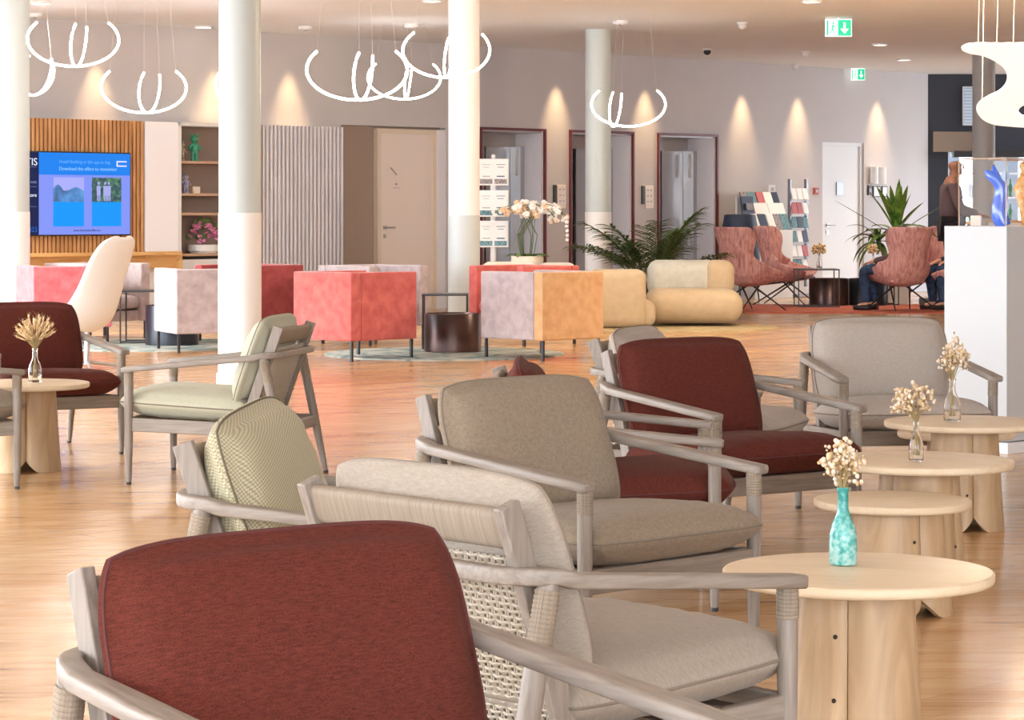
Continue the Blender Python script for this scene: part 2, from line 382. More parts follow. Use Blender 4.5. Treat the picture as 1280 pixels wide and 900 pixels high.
# ------------------------------------------------------------------ lounge armchair (local +Y is the front)
SL=.35   # back slope dy/dz
def back_y(z): return -.215-(z-.27)*SL
def arm_path():
    P=[]; w=.345; ys=[.352,.2,.05,-.1,-.22,-.27]
    for y in ys: P.append((-w,y,.54+(.352-y)/.72*.07-.013))
    r=.11
    for k in range(1,7):
        a=PI/2*k/6; P.append((-w+r-r*math.cos(a),-.275-r*math.sin(a),.597+.004*k/6))
    h=[(x,y,z) for x,y,z in P]
    return h+[(-.12,-.388,.602),(0,-.39,.602)]+[(.12,-.388,.602)]+[(-x,y,z) for x,y,z in reversed(h)]
def sweep_flat(P,wid,th):
    """soft-edged flat section, width lies horizontal"""
    m=MB(); n=20; vs=[]; k=len(P)
    P=[Vector(p) for p in P]
    for i,p in enumerate(P):
        d=P[min(i+1,k-1)]-P[max(i-1,0)]; x,y=frame_mat(d)
        e=1
        if i==0 or i==k-1: e=.72
        for j in range(n):
            a=2*PI*j/n; ca,sa=math.cos(a),math.sin(a)
            cx=math.copysign(abs(ca)**.42,ca); sy=math.copysign(abs(sa)**.38,sa)
            vs.append(p+x*cx*wid[i]/2*e+y*sy*th[i]/2*e)
    fs=[]
    for i in range(k-1):
        fs+=[(i*n+j,i*n+(j+1)%n,(i+1)*n+(j+1)%n,(i+1)*n+j) for j in range(n)]
    fs+=[tuple(range(n-1,-1,-1)),tuple(range((k-1)*n,k*n))]
    m.add(vs,fs); return m
def densify(P):
    out=[P[0]]
    a,b=Vector(P[0]),Vector(P[1]); out.append(tuple(a.lerp(b,.06)))
    out+=P[1:-1]
    a,b=Vector(P[-1]),Vector(P[-2]); out.append(tuple(a.lerp(b,.06))); out.append(P[-1]); return out
_frame_cache={}
def make_frame(t):
    def cached(key,fn,name,mat,**k):
        if key in _frame_cache:
            o=bpy.data.objects.new(name,_frame_cache[key]); COL.objects.link(o); o.parent=t
            if k.get('bevel'):
                b=o.modifiers.new('bevel','BEVEL'); b.width=k['bevel']; b.segments=2; b.limit_method='ANGLE'; b.angle_limit=R(40)
            return o
        o=fn().build(name,mat,t,**k); _frame_cache[key]=o.data; return o
    def arm():
        P=densify(arm_path()); wid=[];th=[]
        for x,y,z in P:
            f=min(1,max(0,(y+.39)/.25)); wid.append(.032+.026*f); th.append(.032-.004*f)
        return sweep_flat(P,wid,th)
    cached('arm',arm,'armrest_rail',M['grey_wood_y'],smooth=60)
    W=M['grey_wood']
    for s in(-1,1):
        o=cached(('fl',s),lambda:MB().tube([(s*.335,.325,z) for z in(.012,.05,.2,.38,.45,.53)],[.0125,.0145,.019,.021,.021,.020],14),'leg',W,smooth=50)
        w=cached(('fw',s),lambda:cordwrap([(s*.335,.325,.455),(s*.335,.325,.525)],.0225,9),'cord_wrap',M['wrap']); w.parent=o
        g=cached(('fg',s),lambda:MB().lathe([(.0115,0),(.0125,.004),(.0125,.014)],12,(s*.335,.325,0)),'foot_glide',M['rubber']); g.parent=o
    for s in(-1,1):
        a=Vector((s*.335,-.435,.012)); b=Vector((s*.335,-.315,.588))
        o=cached(('rl',s),lambda:MB().tube([a.lerp(b,k) for k in(0,.07,.35,.6,.8,1)],[.0125,.0145,.020,.022,.022,.020],14,up=(0,1,0)),'leg',W,smooth=50)
        w=cached(('rw',s),lambda:cordwrap([a.lerp(b,.80),a.lerp(b,.975)],.0235,12),'cord_wrap',M['wrap']); w.parent=o
        g=cached(('rg',s),lambda:MB().lathe([(.0115,0),(.0125,.004),(.0125,.014)],12,(s*.335,-.437,0)),'foot_glide',M['rubber']); g.parent=o
    for s in(-1,1):
        cached(('sr',s),lambda:MB().bar((s*.330,.315,.276),(s*.330,-.372,.252),.024,.062),'side_rail',M['grey_wood_y'],bevel=.004)
    cached('fr',lambda:MB().bar((-.32,.325,.275),(.32,.325,.275),.026,.066),'front_rail',M['grey_wood_x'],bevel=.004)
    cached('st',lambda:MB().bar((-.325,-.383,.252),(.325,-.383,.252),.024,.052),'stretcher',M['grey_wood_x'],bevel=.004)
    def slats():
        m=MB()
        for k in range(7):
            y=.25-k*.085; m.box((0,y,.268+y*.035),(.64,.045,.012))
        return m
    cached('sl',slats,'seat_slats',M['grey_wood_x'])
    # back frame: posts, rails, woven panel
    def pt(z,off=0): return (back_y(z)-off*.33*0, z)
    for s in(-1,1):
        cached(('bp',s),lambda:MB().bar((s*.288,back_y(.235),.235),(s*.288,back_y(.728),.728),.024,.048,up=(0,1,0)),'back_post',W,bevel=.003)
    nrm=Vector((0,1,SL)).normalized(); upv=Vector((0,-SL,1)).normalized()
    def toprail():
        m=MB(); a=Vector((-.276,back_y(.682),.682)); b=Vector((.276,back_y(.682),.682)); vs=[];n=14
        for p in(a,b):
            for j in range(n):
                an=2*PI*j/n; ca,sa=math.cos(an),math.sin(an)
                vs.append(p+nrm*math.copysign(abs(ca)**.5,ca)*.015+upv*math.copysign(abs(sa)**.5,sa)*.038)
        return m.add(vs,[(j,(j+1)%n,(j+1)%n+n,j+n) for j in range(n)]+[tuple(range(n)),tuple(range(n,2*n))])
    cached('tr',toprail,'top_rail',M['wrap'],smooth=50)
    cached('br',lambda:MB().bar((-.276,back_y(.275),.275),(.276,back_y(.275),.275),.04,.026,up=(0,0,1)),'bottom_rail',M['grey_wood_x'],bevel=.003)
    def weave():
        m=MB(); z0,z1=.288,.648; c=Vector((0,back_y(.45),.45))-nrm*.004
        Lh=(z1-z0)*math.sqrt(1+SL*SL); nx=30; nz=29
        for i in range(nx):
            x=-.268+.536*i/(nx-1)
            for dx in(-.0030,.0030):
                ph=i*PI
                pts=[c+Vector((x+dx,0,0))+upv*(-Lh/2+Lh*k/(nz*2))+nrm*.0022*math.sin(k*PI/2+ph) for k in range(nz*2+1)]
                m.tube(pts,.0021,4,caps=False,up=(0,1,0))
        for k in range(nz):
            zz=-Lh/2+Lh*(k+.5)/nz
            pts=[c+Vector((-.276+.552*i/(nx*2),0,0))+upv*zz+nrm*(.0036*math.sin(i*PI/2+k*PI)) for i in range(nx*2+1)]
            m.tube(pts,.0030,4,caps=False,up=(0,0,1))
        return m
    cached('wv',weave,'woven_back_panel',M['cord'])
def cordwrap(seg,r,n):
    a=Vector(seg[0]);b=Vector(seg[1]); m=MB(); P=[];Rr=[]
    for k in range(n*4+1):
        t=k/(n*4); P.append(a.lerp(b,t)); Rr.append(r-.0016*abs(math.cos(t*n*PI))**3 if 0 else r-.0014*(1 if k%4==0 else 0))
    return m.tube(P,Rr,14,up=(0,1,0))
def pipe_loop(ring,r,n=5):
    return MB().tube(ring,r,n,closed=True)
def make_chair(seat_m,back_m,pipe_m,seed,label,loc,rz,group='grey wood lounge armchairs around the low tables',tilt=0,puff=1.0,backh=.375,name='lounge_armchair'):
    t=thing(name,loc,rz,label,'armchair',group)
    make_frame(t)
    m,rings=cushion(.625,.60,.155*puff,edge=.42,bulge=.026,seed=seed,pleat=.003,sag=0)
    s=m.build('seat_cushion',M[seat_m],t,smooth=70,loc=(0,.075,.362),rot=(R(3.2),0,0))
    pipe_loop([p+Vector((p.x,p.y,0)).normalized()*.001 for p in rings[3]],.0032).build('piping',M[pipe_m],s)
    m,rings=cushion(.585,backh,.145*puff,edge=.34,bulge=.030,seed=seed+5,pleat=.0035,corner=.15,sag=0)
    ang=math.atan(SL)
    zc=.392+backh/2*math.cos(ang); off=.024+.058
    cy=back_y(zc)+off/math.cos(ang)
    # cushion plan x=width, y=height; normal z faces front
    b=m.build('back_cushion',M[back_m],t,smooth=70,loc=(random.uniform(-.004,.004),cy,zc),rot=(PI/2-ang,tilt,PI))
    pipe_loop(rings[2],.0030).build('piping',M[pipe_m],b)
    return t
def head(deg): return R(deg-90)
CH=[('red','red','pipe_red',1,'brick red lounge armchair nearest the camera, grey wood frame cut by the bottom edge',(-.172,3.624),-51.7),
('linen','linen','pipe_beige',2,'beige armchair seen from behind with woven back, beside the teal bottle table',(.074,5.048),42.2),
('beige','beige','pipe_beige',3,'beige armchair facing right in the middle, directly behind the chair with the visible woven back',(.214,7.21),-46.8),
('red','red','pipe_red',4,'brick red armchair facing the small low table, behind the middle beige armchair',(.807,9.503),-54.8),
('taupe','taupe','pipe_beige',6,'beige armchair mostly hidden behind a brick red armchair, only its seat front showing',(.787,10.634),-21.1),
('red','red','pipe_red',7,'brick red armchair mostly hidden behind the middle beige armchair, only seat and arms showing',(.32,8.377),-1.5),
('cream','cream','pipe_beige',8,'pale green cushioned armchair turned left in front of the white column',(-1.385,12.056),169.8),
('check','check','pipe_dark',9,'armchair with olive and cream woven back cushion, left of the white-backed chair',(-.331,6.027),-8.7),
('red','red','pipe_red',10,'brick red armchair at far left behind the round table with dried flowers',(-2.477,13.374),-59.7),
('taupe','taupe','pipe_beige',11,'light taupe armchair facing the camera beside the white display plinth',(1.713,11.414),-81.3),
('beige','beige','pipe_beige',12,'armchair cut off by the left edge of the picture, one arm and leg showing',(-2.69,11.72),30)]
for sm,bmn,pm,sd,lab,(x,y),h in CH:
    kw={}
    if sm=='cream': kw=dict(puff=.95)
    if sm=='check': kw=dict(puff=1.15,tilt=R(-3),backh=.395)
    make_chair(sm,bmn,pm,sd,lab,(x,y,0),head(h),**kw)

# ------------------------------------------------------------------ low round tables
def make_table(rad,ht,rb,label,loc,rz,group):
    t=thing('low_round_table',loc,rz,label,'table',group)
    th=.026; pr=[(0.001,ht-th),(rad-.008,ht-th),(rad-.002,ht-th+.004),(rad,ht-th+.010),(rad,ht-.004),(rad-.003,ht-.001),(rad-.008,ht),(0.001,ht)]
    MB().lathe(pr,96).build('table_top',M['oak'],t,smooth=40)
    H2=ht-th
    for k in range(3):
        N=28; NZ=14; vs=[];fs=[]
        def rr(tt): return .86+.16*math.sin(PI*tt)**.75
        for side,off in((0,0),(1,-.018)):
            for i in range(N+1):
                tt=i/N; tt2=.004+tt*.992
                ph=2*PI*(k+tt2)/3
                dist=min(tt,1-tt)
                zb=.055*max(0,1-dist/.17)**1.3
                for j in range(NZ+1):
                    z=zb+(H2-zb)*j/NZ
                    g=rb*(1.20-.20*(z/H2)**.8)*rr(tt)+off
                    g+= -.012*max(0,1-dist/.06)*(1-z/H2)
                    vs.append((g*math.cos(ph),g*math.sin(ph),z))
        K=(N+1)*(NZ+1)
        for i in range(N):
            for j in range(NZ):
                a=i*(NZ+1)+j; fs.append((a,a+NZ+1,a+NZ+2,a+1)); b=a+K; fs.append((b,b+1,b+NZ+2,b+NZ+1))
            for j,fl in((0,0),(NZ,1)):
                a=i*(NZ+1)+j; fs.append((a,a+K,a+NZ+1+K,a+NZ+1))
        for i in(0,N):
            for j in range(NZ):
                a=i*(NZ+1)+j; fs.append((a,a+1,a+1+K,a+K))
        p=MB().add(vs,fs).build('base_panel',M['oak_v_shaded'],t,smooth=40)
        for (tt,zf) in((.90,.72),(.90,.36)):
            if (k+ (tt>.5))%1: continue
            z=H2*zf; ph=2*PI*(k+tt)/3; g=rb*(1.20-.20*(z/H2)**.8)*rr(tt)
            s=MB(); s.blob((g*math.cos(ph),g*math.sin(ph),z),.0055,8,6); s.build('screw',M['screw'],p)
    return t
G='pale oak round low tables'
make_table(.3125,.425,.133,'nearest pale oak round table holding the teal bottle',(.80,5.92,0),R(251),G)
make_table(.3125,.425,.133,'pale oak round table with a clear bottle, second largest in the right-hand row',(1.366,8.57,0),R(210),G)
make_table(.3125,.425,.133,'farthest tall oak table of the right-hand row, before the taupe armchair and plinth',(1.79,10.15,0),R(278),G)
make_table(.245,.355,.155,'small lower oak table without a vase, just behind the teal bottle table',(1.19,8.01,0),R(300),'small low oak tables')
make_table(.245,.33,.12,'small low oak table half hidden under the farthest right-hand table',(1.87,10.78,0),R(200),'small low oak tables')
make_table(.3125,.425,.15,'pale oak round table at the left with dried flowers, before the red armchair',(-2.37,12.45,0),R(283),G)

# ------------------------------------------------------------------ bottles and dried flowers
def bottle(loc,mat,label,h=.18,r=.033,rz=0,name='glass_bottle',sc_=1):
    pr_o=[(.6,0),(.92,.01),(1,.05),(1,.30),(.97,.40),(.80,.52),(.52,.64),(.40,.72),(.38,.80),(.38,.94),(.44,.955),(.44,1.0)]
    pr_i=[(.34,1.0),(.33,.80),(.35,.72),(.46,.645),(.72,.53),(.88,.40),(.91,.30),(.91,.07),(.8,.04),(.02,.035)]
    prof=[(a*r,b*h) for a,b in pr_o]+[(a*r,b*h) for a,b in pr_i]
    prof=[(0.001,0)]+prof
    o=MB().lathe(prof,28).build(name,mat,None,smooth=50,loc=loc,rot=(0,0,rz))
    return tag(o,label,'bottle','bottles used as vases')
def bouquet(loc,hb,top,spread,label,seed,style='straw',lean=(0,0),n=26,hs=.010,neck=.36,r0=.010):
    rnd=random.Random(seed); t=thing('dried_flower_bouquet',loc,0,label,'dried flowers','dried flower bouquets in bottles')
    st=MB(); hd=MB(); hp=MB()
    for k in range(n):
        a=rnd.uniform(0,2*PI); q=math.sqrt(rnd.uniform(0,1)); L=top*rnd.uniform(.72,1)*(1-.18*q)
        ex=math.cos(a)*q*spread+lean[0]; ey=math.sin(a)*q*spread+lean[1]
        p0=Vector((-math.cos(a)*.012,-math.sin(a)*.012,.015)); p1=Vector((math.cos(a)*r0*q*.7,math.sin(a)*r0*q*.7,hb*.95))
        p3=Vector((ex,ey,L)); p2=p1.lerp(p3,.5)+Vector((0,0,.012))
        pts=[p0,p1,p2,p3]
        st.tube(pts,[.0009,.0009,.0008,.0006],4,caps=False)
        for q2 in range(rnd.randint(4,8) if style!='wheat' else 1):
            if style=='wheat':
                d=(p3-p2).normalized(); mt=d.to_track_quat('Z','Y').to_matrix()
                for s in range(5):
                    hd.blob(p3+d*(.009*s-.018)+Vector((rnd.gauss(0,.0022),rnd.gauss(0,.0022),0)),hs*.55,5,4,(.7,.7,1.5),mt)
                for s in range(4):
                    e=p3+d*.03+Vector((rnd.gauss(0,.01),rnd.gauss(0,.01),rnd.gauss(.006,.004)))
                    hd.tube([p3+d*.01,e],[.0006,.0003],3,caps=False)
            else:
                pp=p3+Vector((rnd.gauss(0,.010),rnd.gauss(0,.010),rnd.gauss(0,.010)))
                (hp if (q2%2==0 and style=='mix') else hd).blob(pp,hs*rnd.uniform(.3,.9)*.7,6,4,(1,1,rnd.uniform(.7,1.4)))
                st.tube([p2.lerp(p3,.6),pp],.0005,3,caps=False)
    s=st.build('stems',M['stem'],t); s['kind']='stuff'
    h=hd.build('flower_heads',M['straw'],t,smooth=80); h['kind']='stuff'
    if hp.v:
        h=hp.build('pale_flower_heads',M['straw_pale'],t,smooth=80); h['kind']='stuff'
    return t
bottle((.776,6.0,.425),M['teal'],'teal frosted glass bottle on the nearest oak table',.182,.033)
bouquet((.776,6.0,.431),.182,.305,.036,'dried flowers standing in the teal bottle',3,'mix',(-.004,0),34,.0125)
bottle((1.342,8.50,.425),M['glass'],'small clear bottle on the second oak table of the right-hand row',.135,.025)
bouquet((1.342,8.50,.431),.135,.262,.058,'brownish dried grasses leaning both ways in the clear bottle on the second right-hand table',5,'mix',(-.012,0),44,.012)
bottle((1.74,10.12,.425),M['glass'],'clear glass bottle on the farthest oak table of the right-hand row',.17,.034)
bouquet((1.74,10.12,.431),.17,.335,.05,'pale dried flowers in the clear bottle in front of the taupe armchair',6,'mix',(.006,0),40,.013)
bottle((-2.325,12.48,.425),M['glass'],'clear bottle on the left-hand round table',.165,.033)
bouquet((-2.325,12.48,.431),.165,.335,.085,'golden wheat-like dried bunch on the left-hand round table',8,'wheat',(0,0),70,.012)

# ------------------------------------------------------------------ velvet cube armchairs
def cube_chair(matA,matB,label,cx,cy,deg,inner=None,S=.75,H=.748,group='boxy velvet armchairs',sidesmat=None):
    """local +Y front; open box shell on thin legs"""
    t=thing('boxy_armchair',(cx,cy,0),head(deg),label,'armchair',group)
    h=S/2; z0=.173; th=.11
    def panel(c,size): return MB().box(c,size)
    b=MB().box((0,-h+th/2,(z0+H)/2),(S,th,H-z0)).build('backrest',matA,t,bevel=.012)
    for s,mm in((-1,matA if sidesmat!='L' else matB),(1,matB)):
        MB().box((s*(h-th/2),th/2,(z0+H)/2),(th,S-th,H-z0)).build('arm',mm,t,bevel=.012)
    inner=inner or matA
    # channel tufting inside the back and the arms
    m=MB(); iw=S-2*th; n=6
    for k in range(n):
        x=-iw/2+iw*(k+.5)/n; m.tube([(x,-h+th+.02,.42),(x,-h+th+.02,H-.03)],iw/n/2,10)
    m.build('channel_padding',inner,t,smooth=60)
    mm_,rings=cushion(iw-.01,S-th-.03,.16,edge=.6,N=10)
    mm_.build('seat_cushion',inner,t,smooth=60,loc=(0,th/2,.36))
    MB().box((0,0,.225),(S-.2,S-.1,.10)).build('seat_base',inner,t)
    for sx in(-1,1):
        for sy in(-1,1): MB().box((sx*(h-.035),sy*(h-.035),.09),(.022,.022,.18)).build('leg',M['black'],t)
    return t
v=M
cube_chair(v['velvet_red'],v['velvet_red'],'coral red boxy armchair with its corner to the viewer',-1.344,21.93,45)
cube_chair(v['velvet_gold'],v['velvet_lilac'],'boxy armchair with one lilac grey side and one amber side',.26,22.03,135,sidesmat='L')
cube_chair(v['velvet_lilac'],v['velvet_lilac'],'pale lilac boxy armchair left of the big white column',-2.78,23.19,113)
cube_chair(v['velvet_pink'],v['velvet_pink'],'rose pink boxy armchair at the far left behind the brick red armchair',-4.27,24.38,113)
cube_chair(v['velvet_dark'],v['velvet_dark'],'dark red boxy armchair half behind the big white column',-2.55,24.85,-135)
cube_chair(v['velvet_lilac'],v['velvet_lilac'],'pale pink channel-tufted armchair behind the coral red one',-1.33,24.5,-45)
cube_chair(v['velvet_red'],v['velvet_red'],'red channel-tufted armchair behind the lilac and amber one',.115,24.45,-135)
cube_chair(v['velvet_lilac'],v['velvet_lilac'],'lilac tufted armchair under the television behind the white shell chair',-4.15,25.6,-45,inner=M['velvet_lilac'])

# round and rectangular rugs
def rug(loc,r,mat,label,sy=1):
    o=MB().lathe([(.001,0),(r,0),(r,.006),(r-.006,.010),(.001,.010)],72).build('round_rug',mat,None,loc=loc); o.scale=(1,sy,1)
    return tag(o,label,'rug')
rug((-.6,22.65,0),1.06,M['rug_teal'],'round teal and grey rug under the coral red armchair')
rug((-3.3,24.15,0),1.12,M['rug_teal'],'round grey-green rug at the left under the lilac boxy armchair')
rug((1.75,27.9,0),1.15,M['rug_olive'],'round olive beige rug under the rounded beige sofa')
o=MB().box((0,0,.006),(3.6,2.9,.012)).build('rectangular_rug',M['rug_red'],None,loc=(4.7,33.2,0)); tag(o,'rust red rug under the winged lounge chairs','rug')

# drum tables and wire tables
def drum(loc,r,h,mat,label):
    t=thing('drum_table',loc,0,label,'side table','round drum side tables')
    MB().lathe([(.001,0),(r,0),(r,h-.006),(r-.004,h),(r-.012,h),(r-.014,h-.012),(.001,h-.012)],48).build('drum_body',mat,t)
    return t
def wire_table(loc,w,h,label,rz=0):
    t=thing('wire_side_table',loc,rz,label,'side table','thin black metal side tables')
    MB().box((0,0,h-.008),(w,w,.016)).build('table_top',M['black'],t,bevel=.004)
    for sx in(-1,1):
        for sy in(-1,1): MB().box((sx*(w/2-.01),sy*(w/2-.01),h/2-.008),(.014,.014,h-.016)).build('leg',M['black'],t)
    for sy in(-1,1): MB().box((0,sy*(w/2-.01),.01),(w-.03,.014,.014)).build('floor_bar',M['black'],t)
    return t
drum((-.53,22.9,.012),.255,.34,M['drum'],'bronze drum side table between the coral and the two-tone armchairs')
wire_table((-.61,23.45,.012),.42,.50,'black wire side table behind the bronze drum between the boxy armchairs')
drum((-3.20,24.1,.012),.25,.37,M['black_drum'],'black drum side table behind the pale lilac armchair')
wire_table((-3.54,24.5,.012),.38,.50,'black wire side table by the white shell chair')
drum((4.25,34.35,.012),.265,.36,M['drum'],'bronze drum table between the winged chairs')
wire_table((4.02,33.8,.012),.55,.50,'black wire table holding dried flowers by the pair of winged chairs')
drum((4.78,34.35,.012),.26,.36,M['black_drum'],'dark drum table left of the single winged chair')
wire_table((4.98,34.5,.012),.42,.50,'black wire table beside the single winged chair')

# ------------------------------------------------------------------ white shell lounge chair
def shell_chair():
    t=thing('shell_lounge_chair',(-3.42,20.6,0),head(150),'tall ivory shell lounge chair turned left, behind the red armchair','armchair')
    # cross sections along the profile: (y forward, z, half width, curl)
    prof=[(.33,.385,.26,.05),(.22,.335,.31,.09),(.08,.30,.33,.12),(-.05,.31,.33,.15),(-.14,.38,.31,.17),(-.20,.50,.28,.15),(-.245,.64,.26,.12),(-.285,.78,.25,.10),(-.325,.90,.235,.08),(-.36,.99,.20,.06),(-.375,1.035,.15,.045),(-.38,1.055,.07,.03)]
    n=14; vs=[];k=len(prof)
    P=[Vector((0,a,b)) for a,b,_,_ in prof]
    for i,(y,z,w,c) in enumerate(prof):
        d=(P[min(i+1,k-1)]-P[max(i-1,0)]).normalized(); nr=Vector((1,0,0)).cross(d)   # towards the sitter
        if nr.y<0 and i>5: nr=-nr
        if i<=5 and nr.z<0: nr=-nr
        for j in range(n+1):
            u=-1+2*j/n; vs.append(P[i]+Vector((u*w,0,0))+nr*c*abs(u)**2.2)
    fs=[(i*(n+1)+j,i*(n+1)+j+1,(i+1)*(n+1)+j+1,(i+1)*(n+1)+j) for i in range(k-1) for j in range(n)]
    o=MB().add(vs,fs).build('shell',M['white_shell'],t,smooth=80)
    s=o.modifiers.new('s','SOLIDIFY'); s.thickness=.05; s.offset=0
    s=o.modifiers.new('u','SUBSURF'); s.levels=2; s.render_levels=2
    MB().lathe([(.03,.03),(.022,.05),(.022,.29)],16).build('column_post',M['steel'],t)
    for a in range(4):
        q=PI/4+a*PI/2; MB().tube([(0,0,.05),(.28*math.cos(q),.28*math.sin(q),.014)],[.016,.010],8).build('foot',M['steel'],t)
shell_chair()

# ------------------------------------------------------------------ rounded beige modular sofa
def rbox(name,c,size,mat,parent,bev=.09,rz=0):
    o=MB().box(c,size,rz).build(name,mat,parent,smooth=60); b=o.modifiers.new('b','BEVEL'); b.width=bev; b.segments=8; b.limit_method='NONE'; return o
t=thing('rounded_sofa',(2.0,28.35,.012),0,'big rounded beige felt sofa in front of the lifts, palm behind it','sofa')
rbox('seat',(0,0,.215),(1.06,.9,.37),M['boucle'],t,.17)
rbox('backrest',(-.08,.42,.50),(.80,.34,.42),M['boucle_g'],t,.13)
rbox('arm_pad',(.32,.36,.50),(.34,.30,.42),M['boucle'],t,.12)
t=thing('rounded_sofa',(1.13,27.6,.012),0,'tall beige sofa end piece behind the two-tone armchair','sofa')
rbox('backrest',(0,0,.315),(.62,.34,.63),M['boucle'],t,.10)
rbox('seat',(.0,.45,.19),(.62,.6,.36),M['boucle'],t,.15)
t=thing('round_pouf',(1.42,27.72,.012),0,'small rounded beige pouf between the sofa pieces','pouf')
rbox('cushion',(0,0,.15),(.26,.4,.30),M['boucle'],t,.11)
t=thing('rounded_sofa',(.15,27.75,0),0,'beige rounded sofa back seen under the orchid','sofa')
rbox('backrest',(-.17,0,.41),(.62,.30,.62),M['boucle_g'],t,.09)
rbox('backrest',(.34,0,.40),(.42,.30,.62),M['boucle_g'],t,.09)
rbox('seat',(.08,-.5,.22),(1.0,.7,.40),M['boucle'],t,.12)

# ------------------------------------------------------------------ winged lounge chairs
def wing_mesh():
    # rows from seat front edge, over seat rear, up the back: (y, z, halfwidth, side curl forward/up)
    rows=[(.30,.36,.33,.10,.06),(.12,.33,.37,.19,.06),(-.06,.31,.385,.25,.07),(-.20,.34,.385,.25,.13),(-.27,.45,.36,.17,.24),(-.31,.57,.29,.04,.26),(-.34,.68,.24,.01,.19),(-.37,.80,.27,.01,.24),(-.40,.92,.31,.01,.27),(-.43,1.02,.31,.0,.24),(-.445,1.06,.28,.0,.2)]
    n=16; vs=[]
    for y,z,w,cu,cf in rows:
        for j in range(n+1):
            u=-1+2*j/n; a=abs(u)
            vs.append((w*math.sin(u*1.25)/math.sin(1.25),y+cf*a**2.6,z+cu*a**2.4))
    k=len(rows)
    fs=[(i*(n+1)+j,i*(n+1)+j+1,(i+1)*(n+1)+j+1,(i+1)*(n+1)+j) for i in range(k-1) for j in range(n)]
    return MB().add(vs,fs)
def wing_chair(loc,deg,label):
    t=thing('winged_lounge_chair',loc,head(deg),label,'armchair','rose striped winged lounge chairs')
    o=wing_mesh().build('shell',M['strie'],t,smooth=80)
    s=o.modifiers.new('s','SOLIDIFY'); s.thickness=.045; s.offset=0
    s=o.modifiers.new('u','SUBSURF'); s.levels=1; s.render_levels=2
    m,_=cushion(.50,.50,.11,edge=.5,N=10); m.build('seat_cushion',M['strie'],t,smooth=70,loc=(0,.06,.385),rot=(R(4),0,0))
    for sx in(-1,1):
        MB().tube([(sx*.10,-.05,.33),(sx*.33,.33,.0)],[.014,.008],8).build('leg',M['black'],t)
        MB().tube([(sx*.10,.10,.33),(sx*.31,-.40,.0)],[.014,.008],8).build('leg',M['black'],t)
        MB().tube([(sx*.02,.02,.31),(sx*.34,.30,.36)],.012,8).build('seat_strut',M['black'],t)
    return t
W1=wing_chair((3.02,32.6,.012),35,'rose striped winged chair seen from behind, leftmost on the rust red rug')
dup(W1,(3.72,34.6,.012),head(-20),'rose striped winged chair facing right, second from the left on the rust rug')
dup(W1,(4.95,32.6,.012),head(112),'rose striped winged chair with its back to us, in front of the spiky plant')
dup(W1,(5.75,32.85,.012),head(165),'winged chair mostly hidden behind the white display plinth')
dup(W1,(6.0,36.5,.0),head(215),'farthest winged chair peeking out behind the one below the spiky plant')

# ------------------------------------------------------------------ columns
def column(x,y,r,up,lo,zb,label):
    t=thing('round_column',(x,y,0),0,label,'column','round columns')
    MB().lathe([(r,0),(r,zb)],64).build('lower_section',lo,t)
    MB().lathe([(r-.004,zb),(r-.004,3.46)],64).build('upper_section',up,t)
    MB().lathe([(r+.012,0),(r+.012,.06),(r,.066)],64).build('skirting',M['steel_light'],t)
    return t
column(-4.95,25.4,.165,M['colgrey'],M['colwhite'],1.26,'leftmost round column, pale grey above and white below')
column(-2.02,19.0,.16,M['colgrey'],M['colwhite'],1.25,'widest round column behind the pale green armchair')
column(-.48,25.6,.16,M['colwhite'],M['colgrey'],1.225,'round column by the lift doors, white above and grey below')
column(1.04,30.9,.16,M['colgrey'],M['colwhite'],1.26,'round column between the lifts with grey-green upper part')
column(6.505,35.3,.16,M['colmid'],M['colmid'],1.3,'grey round column at the right behind the glass display case')

# ------------------------------------------------------------------ room
TH=R(44.1); U=Vector((math.cos(TH),math.sin(TH),0)); Nn=Vector((math.sin(TH),-math.cos(TH),0)); W0=Vector((0,34.33,0)); HC=3.46
WM=Matrix.Translation(W0)@Matrix.Rotation(TH,4,'Z')     # local x along wall, local -y into the room
def wbox(m,t0,t1,z0,z1,y0,y1): return m.box(((t0+t1)/2,(y0+y1)/2,(z0+z1)/2),(t1-t0,y1-y0,z1-z0))
def wbuild(m,name,mat,**k):
    o=m.build(name,mat,**k); o.location=W0; o.rotation_euler=(0,0,TH); return o
def wthing(name,t,off,z,label,cat,group=None):
    p=W0+U*t+Nn*off; return thing(name,(p.x,p.y,z),TH,label,cat,group)
struct(MB().box((2,15,-.05),(34,60,.1)).build('floor',M['floor'],None))
struct(MB().box((1.15,20.4,HC+.06),(20.9,49,.12)).build('ceiling',M['ceil'],None))
ops=[(-3.0,-1.2,2.36),(-.59,.605,2.37),(1.10,2.35,2.37),(2.88,4.13,2.37),(6.57,7.585,2.33)]
m=MB(); x=-14
for a,b,z in ops:
    wbox(m,x,a,0,HC,0,.3); wbox(m,a,b,z,HC,0,.3); x=b
wbox(m,x,9.22,0,HC,0,.3)
struct(wbuild(m,'wall_back',M['wall'],smooth=0))
